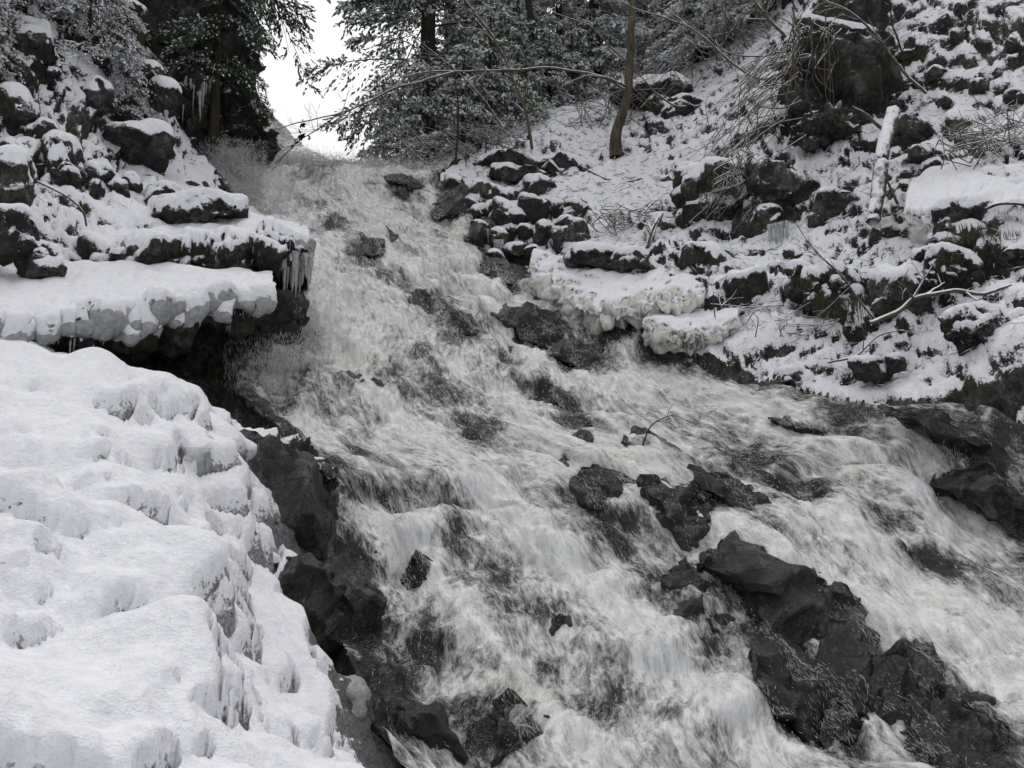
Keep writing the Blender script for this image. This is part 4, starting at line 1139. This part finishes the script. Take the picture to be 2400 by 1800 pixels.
stick("sapling", "curved bare sapling on the bank right of the falls lip", line3([(1247,350),(1240,300),(1229,253),(1197,170),(1157,90),(1106,22),(1060,-40)], 13.9, 13.4), 9, 4, seed=3, twigs=9, tl=.7)
stick("sapling", "thin bare sapling leaning left behind the curved one", line3([(1185,312),(1135,235),(1074,170),(1000,110),(940,60)], 14.2, 13.7), 5, 2, seed=4, twigs=8, tl=.5)
stick("sapling", "dark upright sapling at the edge of the falls lip", line3([(1068,385),(1072,320),(1074,253),(1067,181),(1075,110)], 13.9, 14.0), 7, 2, mat=M_TWIGD, seed=5, twigs=10, tl=.5)
stick("sapling", "low arching stem over the falls lip", line3([(1000,385),(960,350),(925,315),(889,282),(850,235)], 13.9, 13.6), 4, 2, seed=6, twigs=5, tl=.4)
stick("sapling", "low arching stem beside the first over the falls lip", line3([(1010,370),(985,330),(950,290),(930,265)], 14.1, 13.9), 4, 2, seed=7, twigs=5, tl=.4)
stick("arching_stem", "long pale stem arching left from the outcrop top", line3([(1860,152),(1800,184),(1756,174),(1702,136),(1639,79),(1593,52),(1498,24),(1430,-5)], 12.0, 12.6), 7, 3, seed=8, twigs=7, tl=.7)
stick("arching_stem", "second pale stem arching left below the outcrop top", line3([(1855,110),(1800,130),(1729,130),(1688,117),(1640,105),(1601,90)], 12.1, 12.8), 5, 2, seed=9, twigs=6, tl=.5)
stick("arching_stem", "pale stem bowing from the stump mound towards the leaning trunk", line3([(1607,250),(1580,247),(1539,220),(1510,190),(1496,171),(1470,110)], 14.6, 14.2), 6, 2, seed=10, twigs=5, tl=.5)
stick("arching_stem", "straight stem slanting down right across the high outcrop", line3([(2171,218),(2130,180),(2092,136),(2051,82),(1991,28),(1934,0),(1880,-40)], 10.9, 11.4), 8, 3, seed=11, twigs=9, tl=.6)
stick("arching_stem", "stout stem rising left from the outcrop's shoulder", line3([(1842,86),(1804,47),(1770,0),(1740,-60)], 12.0, 12.1), 9, 5, seed=12, twigs=5, tl=.6)
stick("arching_stem", "hanging stem curving left below the outcrop", line3([(1880,236),(1836,253),(1788,250),(1740,225)], 11.4, 11.8), 5, 2, seed=13, twigs=5, tl=.4)
stick("arching_stem", "long thin stem trailing down left over the mossy crag", line3([(1890,316),(1833,354),(1763,405),(1725,450),(1709,490)], 11.0, 10.7), 4, 2, seed=14, twigs=6, tl=.4)
stick("upright_stem", "thin dark stem pair rising on the slope above the log", line3([(2120,170),(2110,110),(2090,50),(2080,-30)], 11.2, 11.0), 5, 3, mat=M_TWIGD, seed=15, twigs=5, tl=.4)
stick("leaning_log", "snow plastered leaning log propped on the right slope", line3([(2046,520),(2060,443),(2067,364),(2078,310),(2092,258)], 9.3, 9.9), 34, 38, mat=M_LOG, cat="log", seed=16, twigs=0)
stick("dead_limb", "bare yellowish limb stub sticking out left of the log", line3([(2070,304),(2050,285),(2030,265),(1998,250)], 9.8, 9.7), 10, 5, mat=M_BARK, seed=17)
stick("dead_limb", "short dead stick leaning on the right of the log", line3([(2104,478),(2090,450),(2080,427),(2075,400)], 9.3, 9.4), 7, 4, mat=M_BARK, seed=18)
stick("birch_log", "small pale birch log slanting behind the ice shelf", line3([(1490,642),(1510,600),(1530,550),(1550,500)], 10.5, 11.2), 17, 13, mat=M_LOG, cat="log", seed=19, twigs=4, tl=.4)
stick("dead_limb", "short pale stick beside the birch log foot", line3([(1428,628),(1455,632),(1480,640)], 10.5, 10.4), 8, 7, mat=M_LOG, seed=20)
stick("fallen_limb", "dark fallen limb on the snow below the leaning trunk", line3([(1380,400),(1420,418),(1470,425),(1500,420)], 13.6, 13.2), 10, 5, mat=M_LOG, seed=21)
stick("snowy_limb", "snow covered limb curving across the right bank", line3([(2040,758),(2106,729),(2150,697),(2233,682),(2305,686),(2370,670)], 7.9, 7.6), 14, 8, mat=M_LOG, seed=22, twigs=4, tl=.4)
stick("bare_sapling", "thin bare sapling leaning left before the grass hung rock", line3([(2059,760),(2015,705),(1980,653),(1940,615),(1907,581),(1868,527)], 7.9, 8.0), 6, 2, seed=23, twigs=6, tl=.35)
stick("fallen_limb", "thin branch lying on snow near the water on the right bank", line3([(1940,850),(2000,835),(2060,790),(2120,770)], 7.9, 7.8), 6, 3, seed=24, twigs=4, tl=.25)
stick("fallen_limb", "curved brown branch at the right edge below the snow shelf", line3([(2310,490),(2340,478),(2380,477),(2430,485)], 8.3, 8.0), 8, 6, mat=M_BARK, seed=25)
stick("dead_twig", "dark forked dead twig standing in the torrent", line3([(1506,1045),(1520,1005),(1545,985),(1583,974),(1630,992)], 6.9, 6.8), 4, 2, mat=M_TWIGD, seed=26, twigs=5, tl=.14, cat="twig")
stick("fallen_limb", "slender curved stick on the snow of the left bank", line3([(83,423),(155,459),(192,495),(202,530)], 7.6, 7.7), 6, 5, seed=27)
stick("fallen_limb", "short stick poking from snow on the upper left ledge", line3([(270,512),(280,530),(320,545),(355,562)], 8.4, 8.0), 5, 4, seed=28)
stick("overhead_branch", "thin leafy twig hanging in the sky gap with dark dead leaves", line3([(800,262),(750,300),(700,330),(660,370)], 13.5, 13.2), 3, 1.5, mat=M_TWIGD, seed=29, twigs=12, tl=.5)
# brush: hanging stems below the outcrop, and tangles
def brush(name, label, u0, u1, v0, v1, du, dv, n_, Y0, dY, w, seed, mat=None, wob=20):
    rs = np.random.RandomState(seed)
    root = thing(name, label, "brush", P((u0 + u1) / 2, (v0 + v1) / 2, Y0))
    b = np.array(root.location); parts = []
    for k in range(n_):
        t = rs.uniform(); u, v = u0 + (u1 - u0) * t, v0 + (v1 - v0) * t
        s = rs.uniform(.5, 1.2); Y = Y0 + rs.uniform(-.15, .15)
        pts = [P(u + rs.normal(0, wob), v + rs.normal(0, wob * .7), Y), P(u + du * s * .35 + rs.normal(0, wob), v + dv * s * .25 + rs.normal(0, wob * .6), Y - .05 + dY * .4),
               P(u + du * s * .75 + rs.normal(0, wob), v + dv * s * .7, Y + dY * .8), P(u + du * s + rs.normal(0, wob), v + dv * s + rs.normal(0, wob), Y + dY)]
        parts.append(tube([q - b for q in pts], [w * scale_at(Y) / 2, w * .4 * scale_at(Y) / 2], 4, seed + k, .02, 4))
    STUFF("stems", mesh_from("stems", *join(parts)), mat or M_TWIG, root)
    return root
brush("hanging_brush", "thicket of thin snowy stems sweeping down left from the outcrop", 1860, 1830, 70, 300, -190, 190, 48, 11.7, -.2, 3.2, 61)
brush("hanging_brush", "roots and stems hanging over the front of the high outcrop", 1850, 1960, 40, 60, -10, 200, 26, 11.3, -.1, 4, 62, wob=16)
brush("hanging_brush", "bare stems over the mossy crag left of the icicles", 1760, 1700, 330, 420, -60, 130, 28, 10.8, -.1, 3, 63)
brush("twig_tangle", "tangle of snowy dead twigs under the bank at the upper right", 2200, 2400, 360, 340, 60, -70, 46, 9.3, .1, 3.4, 64, wob=40)
brush("twig_tangle", "heap of dead twigs on the bank above the ice shelf", 1380, 1560, 520, 480, 60, 40, 36, 11.6, -.1, 3, 65, wob=22)
brush("twig_tangle", "bare shrub stems in front of the wood behind the leaning trunk", 1330, 1620, 330, 200, 20, -130, 60, 15.6, 0, 2.4, 66, wob=34)
brush("twig_tangle", "snow lined twigs fanning over the falls lip at its right end", 980, 1240, 390, 330, -70, -60, 50, 14.3, 0, 2.6, 67, wob=26)
brush("twig_tangle", "dead twigs scattered by the water on the right bank", 1650, 2050, 700, 830, 70, -20, 26, 8.6, -.2, 3, 68, wob=30)
brush("twig_tangle", "bare bush at the far right end of the wood", 1650, 1850, 150, 90, -30, -120, 50, 15.5, 0, 2.6, 69, wob=40)
# hanging dead grass
def grass(label, u0, u1, v0, v1, L, n_, Y, seed, mat=None):
    rs = np.random.RandomState(seed)
    root = thing("hanging_grass", label, "grass tuft", P((u0 + u1) / 2, (v0 + v1) / 2, Y)); b = np.array(root.location); k = scale_at(Y)
    t = rs.uniform(size=n_)
    O = np.array([P(u0 + (u1 - u0) * q, v0 + (v1 - v0) * q + rs.normal(0, 5), Y + rs.uniform(-.06, .04)) for q in t]) - b
    D = unit(np.c_[rs.normal(0, .15, n_), rs.normal(-.15, .1, n_), -np.ones(n_)])
    STUFF("blades", mesh_from("blades", *blades(O, D, np.tile((0., 1, 0), (n_, 1)) + rs.normal(0, .4, (n_, 3)), L * k * rs.uniform(.5, 1.2, n_), rs.uniform(.002, .005, n_)), smooth=False), mat or M_GRASS, root)
grass("brown dead grass hanging from the front of the snow capped rock", 1895, 2020, 680, 690, 80, 120, 8.25, 71)
grass("dead grass fringe hanging below the rock left of the grass hung rock", 1850, 1920, 650, 640, 55, 70, 8.6, 72)
grass("dead grass hanging under the broad dark overhang", 2220, 2390, 520, 540, 60, 110, 8.1, 73)
grass("grass fringe on the rim of the mossy crag above the icicles", 1640, 1740, 440, 430, 45, 90, 10.7, 74)
# dead leaves in the sky gap
lf = thing("dead_leaves", "few black dead leaves hanging in the sky gap above the falls", "leaves", P(695, 300, 13.2))
for j, (u, v, w) in enumerate([(705,290,18),(706,315,20),(726,322,10),(693,332,10),(686,340,8)]):
    rs = np.random.RandomState(j); n_ = 7
    O = np.tile(P(u, v, 13.2) - np.array(lf.location), (n_, 1)); k = scale_at(13.2)
    D = unit(rs.normal(0, 1, (n_, 3)) + np.array((0, 0, -.5)))
    obj("leaf", mesh_from("leaf", *blades(O, D, unit(rs.normal(0, 1, (n_, 3))), np.full(n_, w * k * .8), np.full(n_, w * k * .28)), smooth=False), M_DEAD, lf)

# ------------------------------------------------------------------ litter of the banks: dead stems, grass and twigs, part of them under snow
def litter(label, n_, inside, seed, mat_share=.5):
    rs = np.random.RandomState(seed)
    k = rs.choice(len(V1), n_ * 6)
    k = k[inside(k)][:n_]
    n_ = len(k)
    Nk = N1[k]; down = np.array((0, 0, -1.)) + Nk * Nk[:, 2:3]; down = unit(down + 1e-4)
    side = np.cross(Nk, down)
    D = unit(down * rs.uniform(.2, 1, (n_, 1)) + side * rs.normal(0, .7, (n_, 1)) + Nk * rs.uniform(-.05, .35, (n_, 1)))
    L = rs.uniform(.05, .22, n_) * (0.5 + .05 * xy[k, 1]); R = rs.uniform(.0003, .0007, n_) * xy[k, 1]
    C_ = V1[k] + Nk * .01 + rs.normal(0, .02, (n_, 3))
    for nm, sel, mt in (("bank_litter", rs.uniform(size=n_) < .55, M_TWIGD), ("snowy_litter", None, M_SNOW)):
        if sel is not None: first = sel
        else: sel = ~first
        v_, f_ = spindles(C_[sel], D[sel], L[sel], R[sel] * (1.0 if mt is M_TWIGD else 1.7))
        tag(obj(nm, mesh_from(nm, v_, f_), mt), label if mt is M_TWIGD else label.replace("dead", "snow coated"), "litter", kind="stuff")
litter("dead stems and twigs littering the right bank", 12000, lambda k: (sdv[k] > .3) & (~left[k]) & (xy[k, 1] > 5.5) & (xy[k, 1] < 18) & (np.abs(xy[k, 0]) < 11) & (roughp[k] > .17), 801)
litter("dead stems and twigs littering the left slope", 2500, lambda k: (sdv[k] > .3) & (left[k]) & (xy[k, 1] > 7.6) & (xy[k, 1] < 14) & (roughp[k] > .3), 802)
# ------------------------------------------------------------------ flung water: streaks and drops riding on the torrent
from mathutils.bvhtree import BVHTree
rs = np.random.RandomState(7)
G3 = WV1.reshape(WR, WC, 3); FO = foam.reshape(WR, WC); NN = WN.reshape(WR, WC, 3)
dS = np.gradient(G3, axis=0); dS = unit(dS); dT = unit(np.gradient(G3, axis=1))
rowd = np.hypot(G3[:, WC // 2, 0], G3[:, WC // 2, 1])
prow = np.ones(WR); prow[:int(WR * .02)] = 0; prow /= prow.sum()
def pick(n_):
    r = rs.choice(WR, n_, p=prow); c = rs.randint(0, WC, n_)
    return r, c
def streaks(n_, hmin, hmax, lmin, lmax, wmin, wmax, fpow, seed, spread=.22):
    r, c = pick(n_ * 3)
    cl_ = fbm(np.c_[T2[r * WC + c] * 3.2, S2[r * WC + c] * 1.0, np.zeros(len(r))], 3, seed)
    pr = np.clip(FO[r, c] * .8 + .75 * cl_, 0, 1) ** fpow
    k = np.where(rs.uniform(size=len(r)) < pr)[0][:n_]
    r, c = r[k], c[k]; n_ = len(k)
    dist = np.linalg.norm(G3[r, c], axis=1)
    h = hmin + (hmax - hmin) * rs.uniform(size=n_) ** 2
    d = dS[r, c] + dT[r, c] * rs.normal(0, spread, (n_, 1)) + NN[r, c] * rs.normal(.03, spread * .6, (n_, 1))
    C = G3[r, c] + NN[r, c] * h[:, None] + dT[r, c] * rs.normal(0, .02, (n_, 1))
    L = rs.uniform(lmin, lmax, n_) * (0.45 + .09 * dist); R = rs.uniform(wmin, wmax, n_) * dist
    return spindles(C, d, L, R)
SV, SF = join([streaks(17000, .0, .04, .018, .06, .00018, .00048, 1.0, 301, .45), streaks(20000, .01, .12, .012, .04, .00018, .00042, 1.7, 302, .8)])
tag(obj("flung_water", mesh_from("flung_water", SV, SF), M_SPRAY), "white streaks of water flung over the whole torrent", "spray", kind="stuff")
# plume at the head of the falls and splash against the left rocks
def plume(label, cs, n_, seed, name="splash"):
    rs_ = np.random.RandomState(seed); C, D, L, R = [], [], [], []
    for (u, v, Y, su, sv, share) in cs:
        m = int(n_ * share); k = scale_at(Y)
        g = rs_.normal(0, 1, (m * 3, 3)); g = np.clip(g, -2, 2)
        pk_ = np.clip(.35 + 1.5 * fbm(g * np.array((1.2, 1.2, .8)) + seed, 3, seed), 0.02, 1)
        g = g[rs_.uniform(size=len(g)) < pk_][:m]; m = len(g)
        c = P(u, v, Y)
        q = c + np.c_[g[:, 0] * su * k, g[:, 1] * su * k * .5, g[:, 2] * sv * k]
        C.append(q); D.append(unit(q - (c - np.array((.2, 0, .9)))) + rs_.normal(0, .3, (m, 3)))
        core = (np.linalg.norm(g, axis=1) < 1.3) & (rs_.uniform(size=m) < .6)
        L.append(rs_.uniform(.025, .085, m) * np.where(core, 1.0, 1)); R.append(rs_.uniform(.0010, .0024, m) * (Y / 12) * np.where(core, 3.2, 1))
    v_, f_ = spindles(np.vstack(C), np.vstack(D), np.concatenate(L), np.concatenate(R))
    return tag(obj(name, mesh_from(name, v_, f_), M_SPRAY), label, "splash", kind="stuff")
plume("tall splash plume thrown up against the cliff foot", [(545,395,12.6,38,32,.3),(520,420,12.5,40,36,.3),(560,470,12.2,50,35,.25),(600,510,11.6,50,20,.15)], 36000, 3)
plume("splash thrown against the rocks below the ice ledge", [(650,870,7.6,60,40,.4),(610,930,7.3,40,40,.35),(720,800,8.0,50,50,.25)], 15000, 4)
plume("spray along the lip of the falls", [(700,378,14.0,60,8,.3),(800,380,14.0,60,8,.3),(900,390,13.9,60,8,.4)], 6000, 5)
plume("splash where the right chute strikes rock", [(2130,1030,7.2,45,30,.6),(2200,1120,6.8,50,40,.4)], 4000, 6)

# thin water running over the rocks
VC, VD, VL, VR = [], [], [], []
for (V_, F_) in TOPROCK.values():
    N_ = vnormals(V_, F_)
    fl = np.array((0.45, -0.80, -0.55)); fl = fl / np.linalg.norm(fl)
    tri_n = unit(N_[F_].mean(1)); ctr = V_[F_].mean(1)
    ar = np.linalg.norm(np.cross(V_[F_[:, 1]] - V_[F_[:, 0]], V_[F_[:, 2]] - V_[F_[:, 0]]), axis=1) / 2
    gl_ = float(bil(HG, ctr[:, 0].mean(), ctr[:, 1].mean()))
    cl_ = fbm(np.c_[ctr[:, 0] * 3.5 + ctr[:, 1] * 2, ctr[:, 2] * 1.2, ctr[:, 1] * .5], 3, 401)
    w_ = ar * sstep(-.1, .35, cl_) * sstep(-.05, .3, tri_n[:, 2])
    hgt = ctr[:, 2] - bil(HG, ctr[:, 0], ctr[:, 1])
    w_ = w_ * (hgt > -.05) * sstep(.22, .04, hgt)
    if w_.sum() <= 0: continue
    m = int(min(700, 1500 * w_.sum() / max(0.15, 0.02 * ctr[:, 1].mean())))
    if m < 3: continue
    k = rs.choice(len(w_), m, p=w_ / w_.sum())
    jit = rs.dirichlet((1, 1, 1), m)
    c_ = (V_[F_[k]] * jit[:, :, None]).sum(1) + tri_n[k] * .006
    d_ = unit(fl - tri_n[k] * (tri_n[k] @ fl)[:, None]) + rs.normal(0, .25, (m, 3))
    dist = np.linalg.norm(c_, axis=1)
    VC.append(c_); VD.append(d_); VL.append(rs.uniform(.02, .06, m)); VR.append(rs.uniform(.00013, .00030, m) * dist)
v_, f_ = spindles(np.vstack(VC), np.vstack(VD), np.concatenate(VL), np.concatenate(VR))
tag(obj("water_veil", mesh_from("water_veil", v_, f_), M_SPRAY), "thin white water trickling over the torrent rocks", "spray", kind="stuff")
